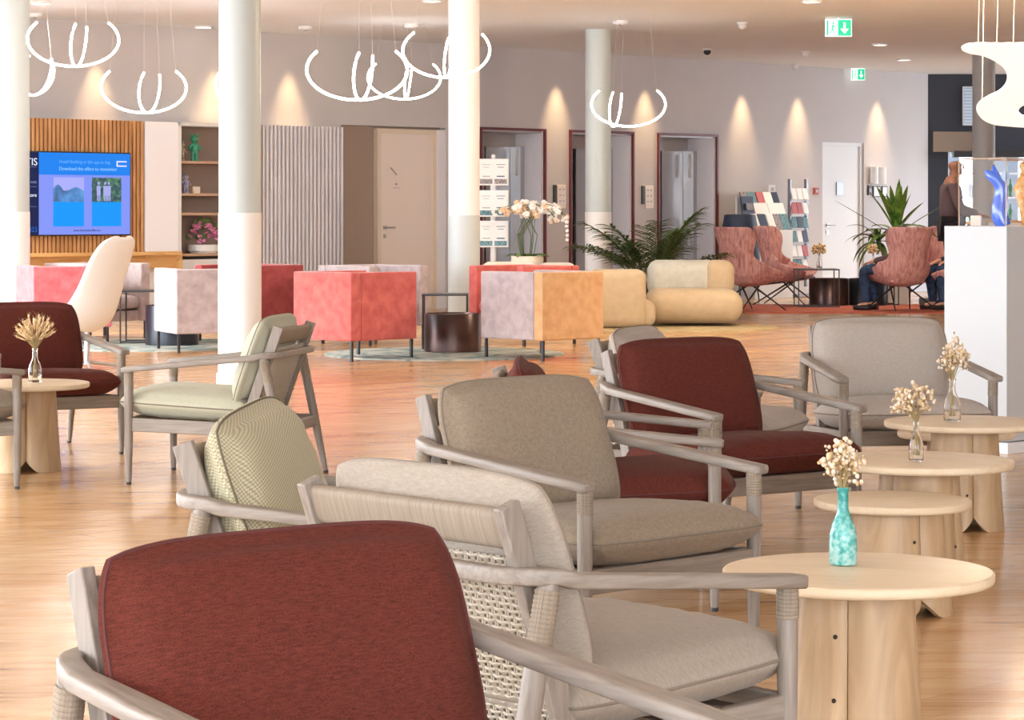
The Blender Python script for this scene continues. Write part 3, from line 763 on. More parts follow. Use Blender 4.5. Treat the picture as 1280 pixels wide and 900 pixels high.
# recess with beige door
m=MB(); wbox(m,-3.05,-1.15,0,2.4,.12,.2); struct(wbuild(m,'wall_recess',M['reveal'],smooth=0))
def flush_door(name,t0,t1,zt,y,mat,fmat,hx,sign=True):
    m=MB(); wbox(m,t0+.05,t1-.05,0.005,zt-.05,y,y+.04); d=wbuild(m,name,mat,smooth=0); struct(d)
    f=MB(); wbox(f,t0,t0+.06,0,zt,y-.03,y+.05); wbox(f,t1-.06,t1,0,zt,y-.03,y+.05); wbox(f,t0+.06,t1-.06,zt-.06,zt,y-.03,y+.05)
    f=f.build('door_frame',fmat,d)
    h=MB(); h.box((hx,y-.012,1.06),(.045,.02,.045)); h.tube([(hx,y-.02,1.06),(hx,y-.06,1.06),(hx+.13,y-.06,1.06)],.010,8)
    h.build('door_handle',M['steel'],d); MB().box((hx,y-.008,.95),(.04,.015,.05)).build('lock_plate',M['steel'],d)
    return d
d1=flush_door('door_1',-2.36,-1.34,2.33,.06,M['door'],M['door_frame'],-2.22)
s=MB(); s.bar((-2.12,.05,1.83),(-2.02,.05,1.74),.01,.02,up=(0,1,0)); s.box((-2.02,.052,1.62),(.03,.01,.03)); s.box((-2.02,.052,1.57),(.12,.01,.008)); s.build('door_sign',M['steel'],d1)
m=MB(); wbox(m,-1.34,-1.2,0,2.33,.02,.12); wbuild(m,'trim_1',M['steel_light'],smooth=0)['kind']='structure'
d2=flush_door('door_2',6.565,7.59,2.335,.06,M['white'],M['white'],6.75)
MB().box((7.05,.05,1.62),(.16,.02,.20)).build('door_sign',M['alu'],d2)
# lifts
for i,(a,b,z) in enumerate(ops[1:4]):
    L='lift entrance '+('behind the brochure stand','behind the grey-topped column','behind the palm')[i]
    t=wthing('lift_entrance',(a+b)/2,0,0,L+', steel doorway edged in dark red','lift','lift entrances in the back wall')
    w=b-a
    f=MB(); f.box((-w/2-.0,-.012,z/2),(.03,.05,z)); f.box((w/2,-.012,z/2),(.03,.05,z)); f.box((0,-.012,z+.0),(w+.03,.05,.035)); f.build('red_edging',M['trim_red'],t)
    f=MB(); f.box((0,.66,z/2),(w+.4,.04,z+.2)); f.build('shaft_panel',M['lift_in'],t)
    f=MB(); f.box((w/2-.03,.32,z/2),(.05,.64,z)); f.build('reveal',M['steel_light'],t)
    f=MB(); f.box((-w/2+.03,.32,z/2),(.05,.64,z)); f.box((0,.32,z-.02),(w,.64,.04)); f.build('lining',M['lift_in'],t)
    f=MB()
    dz=z-.22
    f.box((0,.52,z-.11),(w,.04,.22)); f.build('header_panel',M['lift_in'],t)
    f=MB(); f.box((-w/2+.30,.54,dz/2),(.55,.03,dz)); f.build('door_leaf',M['steel_light'] if i==2 else M['lift_in'],t)
    f=MB(); f.box((w/2-.34,.54,dz/2),(.50,.03,dz)); f.build('door_leaf',M['steel'],t)
    f=MB(); f.box((w/2-.10,.42,dz/2),(.07,.20,dz)); f.build('door_jamb',M['steel'],t)
    f=MB(); f.box((w/2-.14,.40,dz*.9),(.02,.04,.35)); f.box((w/2-.14,.40,dz*.45),(.02,.04,.4)); f.build('jamb_strip',M['paper'],t)  # two plain white strips on the jamb
    f=MB(); f.box((0,.0,.006),(w,.9,.012)); f.build('threshold',M['steel'],t)
for tt,lb in((.86,'call panel on the wall between first and second lifts'),(2.62,'call panel on the wall between second and third lifts')):
    t=wthing('lift_call_panel',tt,.0,1.50,lb,'panel','lift call panels')
    MB().box((-.06,-.012,.0),(.05,.024,.26)).build('indicator',M['black'],t)
    MB().box((.07,-.010,-.03),(.17,.02,.32)).build('button_plate',M['door'],t,bevel=.004)
    for k in range(3):
        for q in range(2): MB().box((.035+q*.07,-.022,.07-k*.08),(.03,.006,.02)).build('button',M['grey_ink'],t)

# ---- media wall unit
OFF=.42
def px(m,t0,t1,z0,z1,y0,y1): return wbox(m,t0,t1,z0,z1,y0-OFF,y1-OFF)
unit=wthing('media_wall_unit',0,0,0,'built-in wall unit with oak slats, white cabinet, open shelves and grey fluted doors','wall unit')
def ub(m,name,mat,**k): return m.build(name,mat,unit,**k)
m=MB(); px(m,-10.5,-6.32,.80,2.31,.06,.40); ub(m,'slat_backing',M['slat_back'])
m=MB(); tt=-10.45
while tt<-6.36:
    px(m,tt,tt+.036,.80,2.31,.0,.06); tt+=.055
ub(m,'oak_slats',M['slat_wood'])
m=MB(); px(m,-6.32,-5.84,.80,2.31,.0,.40); ub(m,'cabinet_door',plain('cool_white_lacquer',(.88,.90,.96),.3),bevel=.004)
m=MB(); px(m,-10.5,-5.9,.76,.80,-.14,.40); px(m,-10.5,-5.9,.60,.76,.02,.40); ub(m,'oak_shelf',M['shelf_wood'])
m=MB(); px(m,-5.9,-5.86,.10,.80,-.10,.40); px(m,-6.30,-5.90,.61,.76,-.02,.02); ub(m,'shelf_end_panel',M['shelf_wood'])
m=MB(); px(m,-10.5,-5.9,0,.60,.12,.40); ub(m,'low_cabinet',M['white'])
m=MB(); px(m,-5.84,-4.6,0,2.31,.36,.40); px(m,-4.62,-4.58,0,2.31,0,.40); ub(m,'niche_back',M['niche'])
m=MB(); px(m,-5.84,-5.80,.6,2.31,-.0,.40); px(m,-5.84,-4.6,2.27,2.31,0,.40); ub(m,'niche_frame',M['white'])
for zz in(1.83,1.45,1.22,.74):
    m=MB(); px(m,-5.80,-4.62,zz,zz+.03,.02,.36); ub(m,'shelf',M['niche_shelf'])
m=MB(); px(m,-5.84,-4.6,0,.70,.02,.36); ub(m,'low_cabinet',M['white'])
m=MB(); px(m,-4.6,-3.30,0,2.31,.03,.40); ub(m,'fluted_door_core',plain('groove_shade_grey',(.34,.33,.35),.6))  # core darkened so the shade between the ribs is put into its colour
m=MB(); n=21
for k in range(n):
    c=-4.6+1.3*(k+.5)/n; m.tube([(c,.03-OFF,0.02),(c,.03-OFF,2.31)],.023,10,ry=.04,up=(0,1,0))
ub(m,'flutes',M['flute'],smooth=60)
# television
def uth(name,t,z,y,label,cat,group=None): 
    return wthing(name,t,OFF-y,z,label,cat,group)
tv=uth('television',-7.40,1.465,-.05,'wall television showing a blue presentation with two pictures','television')
tvw=1.68; tvh=.95
MB().box((0,.02,0),(tvw,.05,tvh)).build('housing',M['black'],tv,bevel=.004)
def scr(name,c,rgb,x0,x1,z0,z1,dy=.0,mt=None,parent=tv):
    m=mt or plain('screen_'+name,rgb,.4,emit=.42,spec=.2)
    return MB().box(((x0+x1)/2,-.008-dy,(z0+z1)/2),(x1-x0,.004,z1-z0)).build(name,m,parent)
# coordinates across the screen (metres from centre)
X=lambda f:-tvw/2+.015+f*(tvw-.03); Z=lambda f:tvh/2-.015-f*(tvh-.03)
ms={}
def em(name,rgb,e=.44):
    if name not in ms: ms[name]=plain('screen_'+name,rgb,.3,emit=e,spec=.2); ms[name].node_tree.nodes['Principled BSDF'].inputs['Base Color'].default_value=(rgb[0]*.1,rgb[1]*.1,rgb[2]*.1,1)
    return ms[name]
f0=.25  # right edge of dark side strip as fraction
scr('side_strip',None,None,X(0),X(f0),Z(1),Z(0),0,em('dark',(.008,.015,.07)))
scr('picture_ground',None,None,X(f0),X(1),Z(1),Z(.0),0,em('lilac',(.20,.27,.82)))
scr('title_band',None,None,X(f0),X(1),Z(.27),Z(.0),.002,em('blue',(.01,.20,.78)))
L0,L1=X(.365),X(.615); R0,R1=X(.68),X(.925)
scr('text_box',None,None,L0,L1,Z(.90),Z(.60),.002,em('azure',(.005,.28,.90)))
scr('text_box',None,None,R0,R1,Z(.90),Z(.60),.002,em('azure',(.005,.28,.90)))
def picmat(name,a,b,c,scale):
    m,nt,bs=newmat(name); tc=nt.nodes.new('ShaderNodeTexCoord'); n=nt.nodes.new('ShaderNodeTexNoise'); n.inputs['Scale'].default_value=scale; n.inputs['Detail'].default_value=4
    nt.links.new(tc.outputs['Object'],n.inputs['Vector']); c_=ramp(nt,n.outputs['Fac'],[(.35,a),(.5,b),(.65,c)])
    bs.inputs['Base Color'].default_value=(.02,.02,.03,1); nt.links.new(c_,bs.inputs['Emission Color']); bs.inputs['Emission Strength'].default_value=.4; return m
scr('landscape_picture',None,None,L0,L1,Z(.60),Z(.30),.002,picmat('screen_lake',(.03,.10,.22),(.05,.22,.55),(.10,.35,.75),9))
mo=MB(); nn=12; ptsz=[(L0+(L1-L0)*k/nn, Z(.44)+.05*math.sin(k*.9)*(1 if k<5 else .4)) for k in range(nn+1)]
pl=ptsz+[(L1,Z(.30)),(L0,Z(.30))]
mo.add([(a,-.0135,b) for a,b in pl],[tuple(range(len(pl)))]); mo.build('sky_area',em('sky',(.35,.38,.85)),tv,smooth=0)
scr('people_picture',None,None,R0,R1,Z(.60),Z(.30),.002,picmat('screen_foliage',(.005,.02,.05),(.01,.10,.12),(.10,.30,.10),22))
pp=MB()
for k,xx in enumerate((.735,.79,.82)):
    cx=X(xx); pp.box((cx,-.014,Z(.46)),(.05,.002,.11)); pp.box((cx-.012,-.014,Z(.55)),(.016,.002,.07)); pp.box((cx+.014,-.014,Z(.55)),(.016,.002,.07)); pp.lathe([(.001,0),(.018,0)],8,(cx,0,0)) if 0 else pp.box((cx,-.014,Z(.37)),(.026,.002,.03))
pp.build('picture_figures',em('figure',(.35,.38,.75)),tv,smooth=0)
def text(s,size,loc,mat,parent,name='lettering',align='CENTER',rot=(PI/2,0,0)):
    c=bpy.data.curves.new('t','FONT'); c.body=s; c.size=size; c.align_x=align; c.align_y='CENTER'; c.extrude=.001
    o=bpy.data.objects.new('t',c); COL.objects.link(o); dg=bpy.context.evaluated_depsgraph_get(); dg.update()
    me=bpy.data.meshes.new_from_object(o.evaluated_get(dg)); bpy.data.objects.remove(o)
    me.materials.clear(); me.materials.append(mat); q=bpy.data.objects.new(name,me); COL.objects.link(q); q.location=loc; q.rotation_euler=rot; q.parent=parent; return q
wt=em('white',(.75,.80,.95))
text('GRATIS',.115,(X(f0)-.02,-.0125,Z(.12)),wt,tv,align='RIGHT')
text('nett',.05,(X(f0)-.03,-.0125,Z(.36)),em('dim',(.2,.25,.5)),tv,align='RIGHT')
text('more',.06,(X(f0)-.03,-.0125,Z(.52)),wt,tv,align='RIGHT')
text('2023',.08,(X(f0)-.02,-.0125,Z(.94)),em('blue2',(.02,.12,.5)),tv,align='RIGHT')
text('Hotell Bedding er fylt opp av deg',.052,(X(.62),-.0145,Z(.11)),em('pale',(.12,.40,.9)),tv)
text('Download the offers to remember',.056,(X(.65),-.0145,Z(.195)),em('pale2',(.25,.55,.95)),tv)
text('www.download.offers.no',.036,(X(.64),-.0125,Z(.95)),em('dark',(.008,.015,.07)),tv)
scr('logo_mark',None,None,X(.885),X(.895),Z(.16),Z(.09),.003,wt); scr('logo_mark',None,None,X(.895),X(.97),Z(.105),Z(.09),.003,wt); scr('logo_mark',None,None,X(.895),X(.97),Z(.16),Z(.145),.003,wt)
for zf in(.18,.42,.66): scr('divider',None,None,X(.02),X(f0-.02),Z(zf),Z(zf-.004),.002,em('dim',(.2,.25,.5)))
# figurines
def figurine(t,z,h,mat,label,ears=True):
    th=uth('figurine',t,z,.16,label,'figurine','standing figurines in the shelf niche')
    s=h; m=MB()
    m.blob((0,0,.80*s),.155*s,12,8,(1,.95,.9))
    m.tube([(0,0,.30*s),(0,0,.45*s),(0,0,.60*s),(0,0,.68*s)],[.12*s,.15*s,.13*s,.07*s],12)
    for q in(-1,1):
        m.tube([(q*.07*s,0,.34*s),(q*.085*s,0,.16*s),(q*.085*s,-.02*s,.0)],[.075*s,.065*s,.07*s],10)
        m.tube([(q*.11*s,0,.60*s),(q*.22*s,-.02*s,.50*s),(q*.25*s,-.05*s,.40*s)],[.055*s,.045*s,.05*s],8)
        if ears: m.blob((q*.12*s,0,.95*s),.06*s,8,6,(1,.6,1))
    m.build('figure_body',mat,th,smooth=70)
    m=MB(); m.box((0,-.145*s,.78*s),(.10*s,.03*s,.05*s)); m.build('muzzle',M['gold_toy'],th,bevel=.003)
figurine(-5.49,1.86,.33,M['green_toy'],'sea green standing figurine on the top niche shelf')
figurine(-5.68,1.86,.24,M['gold_toy'],'small speckled figurine left of the green one on the top niche shelf')
figurine(-5.62,1.48,.24,M['blue_toy'],'blue and lilac figurine on the middle niche shelf',False)
th=uth('small_card',-5.47,1.48,.15,'small white card standing on the middle niche shelf','card')
MB().box((0,0,.04),(.10,.02,.08)).build('card_panel',M['ivory_box'],th); MB().box((0,.02,.03),(.02,.05,.06)).build('prop',M['ivory_box'],th)
th=uth('flower_bowl',-5.36,.77,.16,'pink flower arrangement in a white bowl on the lowest niche shelf','flower arrangement')
MB().lathe([(.001,0),(.15,0),(.18,.03),(.18,.10),(.165,.10),(.16,.04),(.001,.03)],28).build('bowl',M['white'],th)
m=MB(); m2=MB(); rnd=random.Random(4)
for k in range(70):
    a=rnd.uniform(0,2*PI); e=rnd.uniform(.0,1.4); rr_=.17
    p=Vector((rr_*math.cos(a)*math.cos(e)*1.1,rr_*math.sin(a)*math.cos(e)*.8,.14+rr_*math.sin(e)*1.3))
    if k%3: 
        for q in range(5): m.blob(p+Vector((rnd.gauss(0,.012),rnd.gauss(0,.012),rnd.gauss(0,.012))),.018,6,4,(1,1,.6))
    else: m2.blob(p*1.12,.03,5,4,(1,.4,1))
m.build('blossoms',M['pink_petal'],th,smooth=60); m2.build('foliage',M['leaf'],th)

# ---- dark wall with bar opening at the right end
CW=W0+U*9.22
m=MB(); 
def seg(m,a,b,z0,z1,th=.2):
    a=Vector((a[0],a[1],0)); b=Vector((b[0],b[1],0)); d=b-a; c=(a+b)/2; m.box((c.x,c.y,(z0+z1)/2),(d.length,th,z1-z0),rz=math.atan2(d.y,d.x))
seg(m,(CW.x,40.9),(6.95,40.9),0,HC); seg(m,(6.95,40.9),(16,40.9),2.22,HC); seg(m,(14.5,40.9),(16,40.9),0,2.22)
struct(m.build('wall_bar',M['navy'],None,smooth=0))
m=MB(); m.box((7.1,40.75,2.38),(.8,.06,.32)); tag(m.build('mirror_panel',M['bronze_mirror'],None),'bronze mirror panel on the navy wall above the bar opening','panel')
t=thing('air_vent',(7.32,40.74,2.95),0,'pale louvred grille high on the navy wall','vent')
MB().box((0,0,0),(.30,.05,.62)).build('vent_frame',M['steel_light'],t)
m=MB()
for k in range(12): m.box((0,-.04,-.27+k*.05),(.26,.03,.018))
m.build('louvres',M['palebl'],t)
m=MB(); m.box((10.7,40.7,2.18),(7.4,.35,.10)); tag(m.build('bar_canopy',M['black'],None),'black canopy beam over the bar opening','beam')
t=thing('bar_counter',(8.9,38.0,0),0,'bar counter behind the glass display case','counter')
MB().box((0,0,.54),(4.2,.6,1.08)).build('counter_body',M['navy'],t); MB().box((0,-.02,1.10),(4.3,.7,.04)).build('counter_top',M['shelf_wood'],t)
# back bar window
w=MB(); 
for k in range(9): w.box((6.8+k*1.0,43.0,1.25),(.08,.1,2.5))
w.box((10.8,43,2.45),(8.2,.1,.1)); w.box((10.8,43,.05),(8.2,.1,.1)); w.box((10.8,43,1.0),(8.2,.08,.05))
struct(w.build('window_3',M['mull'],None,smooth=0))
m=MB()
for k in range(9): m.box((7.25+k*1.0,43.3,1.3),(.62,.06,2.6))
struct(m.build('wall_dimming_panels',plain('pale_blue_dimmer',(.42,.50,.60),.5),None,smooth=0))  # panels added to cover most of the overbright view behind the bar
t=thing('bar_shelf',(8.6,42.4,0),0,'glass back-bar shelving with bottles behind the counter','shelf')
for zz in(1.1,1.5,1.9): MB().box((0,0,zz),(3.2,.25,.03)).build('shelf_board',M['steel_light'],t)
for xx in(-1.6,0,1.6): MB().box((xx,0,1.0),(.04,.25,2.0)).build('upright',M['black'],t)
rnd=random.Random(9); bprot=None
bcols=[plain('bottle_green',(.03,.15,.07),.15),plain('bottle_brown',(.16,.06,.02),.15),plain('bottle_clear',(.7,.75,.8),.1),plain('bottle_red',(.4,.04,.03),.15)]
for zz in(1.115,1.515):
    for k in range(14):
        c=bcols[rnd.randint(0,3)]; h=rnd.uniform(.22,.31)
        o=MB().lathe([(.035,0),(.038,.02),(.038,h*.6),(.014,h*.75),(.013,h)],12).build('bottle',c,None,loc=(7.15+k*.22,42.4,zz)); tag(o,'bottle on the back-bar shelves','bottle','bottles on the back-bar shelves')

# ---- windows (left and rear glazing) letting the daylight in
def glazing(name,a,b,z0,z1,n):
    m=MB(); a=Vector(a); b=Vector(b); d=b-a; ang=math.atan2(d.y,d.x)
    for k in range(n+1):
        p=a.lerp(b,k/n); m.box((p.x,p.y,(z0+z1)/2),(.10,.12,z1-z0),rz=ang)
    c=(a+b)/2
    for z in(z0+.05,z1-.05): m.box((c.x,c.y,z),(d.length,.12,.1),rz=ang)
    o=m.build(name,M['mull'],None,smooth=0); struct(o)
glazing('window_1',(-9.2,-4,0),(-9.2,25.4,0),0,3.46,12)
struct(MB().box((11.6,16.5,1.73),(.2,41,3.46)).build('wall_bounce_right',wallmat('tan_bounce_plaster',(.66,.52,.40)),None,smooth=0))  # unseen solid wall, added to cut side light and give warm bounce
glazing('window_4',(-9.2,-4,0),(11.5,-4,0),0,3.46,9)
struct(MB().box((0,20,-.12),(160,160,.04)).build('floor_outside',M['ground'],None))

# ------------------------------------------------------------------ ceiling fittings
def downlight(x,y,label,on=True):
    t=thing('ceiling_downlight',(x,y,HC),0,label,'ceiling light','round ceiling downlights')
    MB().lathe([(.001,-.006),(.085,-.006),(.085,-.018),(.105,-.018),(.11,-.004),(.11,0),(.001,0)],32).build('trim_ring',M['white'],t)
    MB().lathe([(.001,-.012),(.083,-.012),(.083,-.006),(.001,-.006)],24).build('diffuser',M['lamp_on'] if on else M['white'],t)
    return t
def cpos(px_,py_): 
    d=2.21*3200/(266-py_); return ((px_-640)/3200*d,d)
for k,(a,b,lb) in enumerate([(255,33,'lit ceiling downlight left of the widest column'),(540,0,'lit downlight at the top edge above the curled lamps'),(1014,1,'lit downlight at the top edge near the first exit sign'),(1100,55,'lit ceiling downlight below right of the large exit sign'),(1130,74,'lit ceiling downlight nearest the navy wall'),(50,3,'lit downlight in the ceiling at top left')]):
    x,y=cpos(a,b); downlight(x,y,lb)
def canopy(px_,py_,label):
    x,y=cpos(px_,py_); t=thing('ceiling_canopy',(x,y,HC),0,label,'ceiling fitting','white lamp canopies on the ceiling')
    MB().lathe([(.001,-.045),(.07,-.045),(.085,-.035),(.09,0),(.001,0)],28).build('canopy_body',M['white'],t)
    MB().lathe([(.001,-.055),(.02,-.055),(.02,-.045),(.001,-.045)],16).build('cable_outlet',M['alu'],t)
canopy(382,33,'white canopy above the left of the middle curled lamps'); canopy(514,30,'white canopy just left of the column by the lifts'); canopy(776,26,'white canopy right of the column between the lifts'); canopy(44,17,'white canopy above the leftmost curled lamp')
for a,b,lb,c in((928,33,'small white ceiling sensor above the third lift','white'),(1007,69,'small white ceiling sensor right of centre near the back wall','white'),(884,66,'small black security camera on the ceiling','black'),(994,85,'white wall-wash spot at the ceiling edge','white')):
    x,y=cpos(a,b-5); t=thing('ceiling_sensor' if c=='white' else 'security_camera',(x,y,HC),0,lb,'ceiling fitting')
    MB().lathe([(.001,-.02),(.06,-.02),(.065,0),(.001,0)],20).build('mount',M['white'],t)
    MB().blob((0,0,-.04),.05,14,10,(1,1,.9)).build('dome',M[c],t)
# wire-hung curled tube lamps
def curl_lamp(x,y,z,label,rz=0,W=.42,h=.40,sub=((80,.07,.26),),hc=HC):
    t=thing('curled_tube_lamp',(x,y,z),rz,label,'pendant lamp','curled glowing tube lamps')
    A=2.25
    for k,(deg,sh,w) in enumerate(((0,0,W),)+tuple(sub)):
        az=R(deg); ox=Vector((math.cos(az),math.sin(az),0)); oy=Vector((-math.sin(az),math.cos(az),0)); c=Vector((sh,0,0))
        pts=[]; n=34
        for i in range(n+1):
            s=-1+2*i/n; u=w*math.sin(s*A); v_=(h if k==0 else h*.95)*(1-math.cos(s*A))/(1-math.cos(A))
            pts.append(c+ox*u+oy*(-.10*abs(s)**2 if k==0 else .05*(1-s*s))+Vector((0,0,v_)))
        MB().tube(pts,.0105,8,up=(.13,.21,.97)).build('glowing_tube',M['tube'],t,smooth=80)
        for e in (pts[0],pts[-1]):
            MB().tube([e,Vector((e.x*.75,e.y*.75,hc-z))],.001,4).build('suspension_wire',M['rope'],t)
    return t
def lamp_at(cx,by,d): return ((cx-640)/3200*d,d,1.25+(266-by)*d/3200)
curl_lamp(*lamp_at(92,83,23.8),'curled glowing tube lamp at the upper left, highest one beside the leftmost column',R(5))
curl_lamp(*lamp_at(40,119,27),'curled tube lamp half hidden behind the leftmost column',R(75),W=.34)
curl_lamp(*lamp_at(181,141,25),'curled tube lamp above the television and white cabinet',R(-4))
curl_lamp(*lamp_at(292,132,27),'curled tube lamp mostly hidden behind the widest column',R(50),W=.3)
curl_lamp(*lamp_at(447,125,21.3),'largest curled tube lamp left of centre, between two columns',R(-3))
curl_lamp(*lamp_at(505,124,29.5),'small distant curled tube lamp overlapping the large centre one',R(6))
curl_lamp(*lamp_at(556,97,23.5),'curled tube lamp partly hidden by the column beside the lifts',R(20))
curl_lamp(*lamp_at(786,158,29),'curled tube lamp hanging before the grey-topped column between the lifts',R(-8),sub=((78,-.13,.2),))
# glowing white sculptural pendant at right
t=thing('sculptural_pendant',(4.22,22.0,2.35),0,'large glowing white swooping pendant lamp at the right edge above the display case','pendant lamp')
def plate():
    q=[(1199,63),(1202,60),(1212,58),(1240,58),(1275,58),(1300,59)]
    lo=[(1300,156),(1262,154),(1240,150),(1229,143),(1224,134),(1227,127),(1237,120),(1252,112),(1259,101),(1256,89),(1244,79),(1225,71),(1205,67)]
    k=22/3200; f=lambda p:((p[0]-1254)*k,-(p[1]-106)*k*1.15)
    left=[f(p) for p in lo[1:]+q[:-1]]; mx=f((1300,0))[0]
    pts=left+[(2*mx-x,z) for x,z in reversed(left)]
    hole=[(mx-.02+.15*math.cos(a)*1.0,f((0,136))[1]+.075*math.sin(a)) for a in [2*PI*i/16 for i in range(16)]]
    c=bpy.data.curves.new('plate','CURVE'); c.dimensions='2D'; c.fill_mode='BOTH'; c.extrude=.010; c.bevel_depth=.006; c.bevel_resolution=2; c.resolution_u=6
    for P in(pts,hole):
        sp=c.splines.new('BEZIER'); sp.bezier_points.add(len(P)-1); sp.use_cyclic_u=True
        for b_,p in zip(sp.bezier_points,P): b_.co=(p[0],p[1],0); b_.handle_left_type=b_.handle_right_type='AUTO'
    o=bpy.data.objects.new('t',c); COL.objects.link(o); dg=bpy.context.evaluated_depsgraph_get(); dg.update()
    me=bpy.data.meshes.new_from_object(o.evaluated_get(dg)); bpy.data.objects.remove(o)
    me.materials.clear(); me.materials.append(M['plate_lamp']); q=bpy.data.objects.new('glowing_sheet',me); COL.objects.link(q)
    q.parent=t; q.rotation_euler=(PI/2+R(26),0,0); return q
plate()
for a in((-.24,-.13,.30),(-.08,-.13,.30),(-.17,.06,-.13),(.06,-.13,.31),(.30,-.13,.31),(.62,-.13,.3)):
    MB().tube([a,(a[0]+.02,a[1],HC-2.35)],.003,5).build('suspension_wire',M['rope'],t)

# exit signs
def exit_sign(x,y,z,w,h,label):
    t=thing('exit_sign',(x,y,z),0,label,'sign','green exit signs')
    MB().box((0,.015,0),(w,.03,h)).build('sign_box',M['sign_white'],t,bevel=.003)
    MB().box((w*.22,-.003,0),(w*.50,.006,h*.9)).build('green_field',M['green_sign'],t)
    m=MB(); m.box((w*.22,-.008,.10*h),(w*.08,.004,h*.40)); m.add([(w*.22-w*.16,-.009,-.05*h),(w*.22+w*.16,-.009,-.05*h),(w*.22,-.009,-.34*h)],[(0,1,2)]); m.build('down_arrow',M['sign_white'],t,smooth=0)
    m=MB(); m.box((-w*.26,-.003,0),(w*.40,.006,h*.9)); m.build('door_field',M['sign_white'],t)
    m=MB(); m.box((-w*.42,-.008,0),(w*.07,.004,h*.85)); m.box((-w*.20,-.008,.26*h),(w*.06,.004,h*.13)); m.bar((-w*.21,-.008,.18*h),(-w*.24,-.008,-.08*h),.004,w*.06,up=(1,0,0)); m.bar((-w*.24,-.008,-.08*h),(-w*.14,-.008,-.36*h),.004,w*.035,up=(1,0,0)); m.bar((-w*.24,-.008,-.08*h),(-w*.33,-.008,-.32*h),.004,w*.035,up=(1,0,0)); m.bar((-w*.21,-.008,.12*h),(-w*.11,-.008,.0),.004,w*.03,up=(1,0,0)); m.build('running_figure',M['green_sign'],t,smooth=0)
    MB().tube([(0,.015,h/2),(0,.015,HC-z)],.006,6).build('hanger',M['white'],t)
exit_sign(3.70,29.0,3.345,.30,.20,'larger green exit sign hanging from the ceiling at upper right')
exit_sign(5.30,39.2,3.37,.21,.18,'smaller distant green exit sign near the back wall')

# ------------------------------------------------------------------ brochure stand, racks, wall bits
t=thing('brochure_stand',(-.21,29.0,0),0,'white three-tier leaflet stand beside the column in front of the lift','stand')
MB().lathe([(.001,0),(.16,0),(.16,.012),(.03,.02),(.001,.02)],32).build('base_plate',M['white'],t)
MB().tube([(0,0,.02),(0,0,1.86)],.034,14).build('post',M['white'],t); MB().blob((0,0,1.885),.028,12,8).build('finial',M['white'],t)
for k,zc in enumerate((1.71,1.355,1.01)):
    p=MB().box((0,-.05,zc),(.34,.02,.30)).build('leaflet_holder',M['paper'],t,bevel=.004)
    for q in(-1,1):
        MB().box((q*.082,-.064,zc),(.145,.006,.27)).build('leaflet',M['paper'],p)
        MB().box((q*.082,-.069,zc-.105),(.14,.003,.055)).build('leaflet_photo',M['photo_grey'] if k==0 else M['photo_teal'],p)
        m=MB(); m.box((q*.082,-.069,zc+.085),(.10,.003,.007)); m.box((q*.082,-.069,zc+.055),(.07,.003,.007)); m.box((q*.082,-.069,zc-.048),(.09,.003,.014)); m.build('leaflet_lines',M['ink'] if q>0 else M['grey_ink'],p)
# tall brochure rack by the white door
t=wthing('brochure_rack',5.62,.30,0,'tall grey leaflet rack standing left of the white door','rack')
for xx in(-.19,.19): MB().box((xx,0,.95),(.03,.05,1.60)).build('upright',M['alu'],t)
MB().box((0,0,.03),(.5,.4,.03)).build('base_plate',M['alu'],t)
rnd=random.Random(2); mats=['paper','paper','pink_book','photo_grey','paper','navy_book','photo_teal']
for r_ in range(6):
    z=.45+r_*.21; MB().box((0,-.03,z-.07),(.40,.06,.01)).build('pocket',M['alu'],t)
for r_ in range(6):
    for q in range(3):
        b=MB().box((0,0,0),(.11,.012,.17),rx=R(-14)).build('leaflet',M[mats[rnd.randint(0,6)]],None); p=W0+U*(5.62-.13+q*.13)+Nn*(.30+.035); b.location=(p.x,p.y,.48+r_*.21); b.rotation_euler=(0,0,TH); tag(b,'leaflet in the tall grey rack left of the white door','leaflet','leaflets in the tall rack')
# magazine table
t=wthing('magazine_shelf',4.78,.35,0,'white sloping magazine display behind the winged chairs','shelf')
MB().box((0,0,.5),(.85,.40,1.0)).build('cabinet_body',M['white'],t,bevel=.005)
MB().box((0,.16,1.25),(.85,.04,.5)).build('back_panel',M['paper'],t)
for k in range(15):
    r_=k//5; q=k%5; mt=mats[rnd.randint(0,6)]
    b=MB().box((0,0,.12),(.17,.02,.24),rx=R(-22)).build('magazine',M[mt],None); p=W0+U*(4.78-.34+q*.17+rnd.uniform(-.02,.02))+Nn*(.48-r_*.10); b.location=(p.x,p.y,1.0+r_*.16 if r_ else 1.0); b.rotation_euler=(0,0,TH+rnd.uniform(-.1,.1)); tag(b,'magazine leaning on the white display behind the winged chairs','magazine','magazines on the white display')
t=wthing('standing_poster',4.35,.42,1.0,'dark card poster standing at the left end of the magazine display','poster')
MB().box((0,0,.26),(.26,.02,.46),rx=R(-8)).build('poster_board',M['navy_book'],t); MB().box((0,-.03,.34),(.14,.01,.10),rx=R(-8)).build('poster_picture',M['photo_grey'],t)
t=wthing('tub_chair',3.5,1.0,0,'dark tub chair peeking above the leftmost winged chair','chair')
o=MB().lathe([(.24,.42),(.28,.6),(.27,.95),(.22,1.22),(.18,1.23),(.22,.95),(.22,.62),(.001,.5),(.001,.42)],28).build('shell',M['navy_book'],t)
for a in range(4): MB().tube([(.22*math.cos(a*PI/2+.7),.22*math.sin(a*PI/2+.7),.44),(.27*math.cos(a*PI/2+.7),.27*math.sin(a*PI/2+.7),0)],[.014,.01],8).build('leg',M['black'],t)
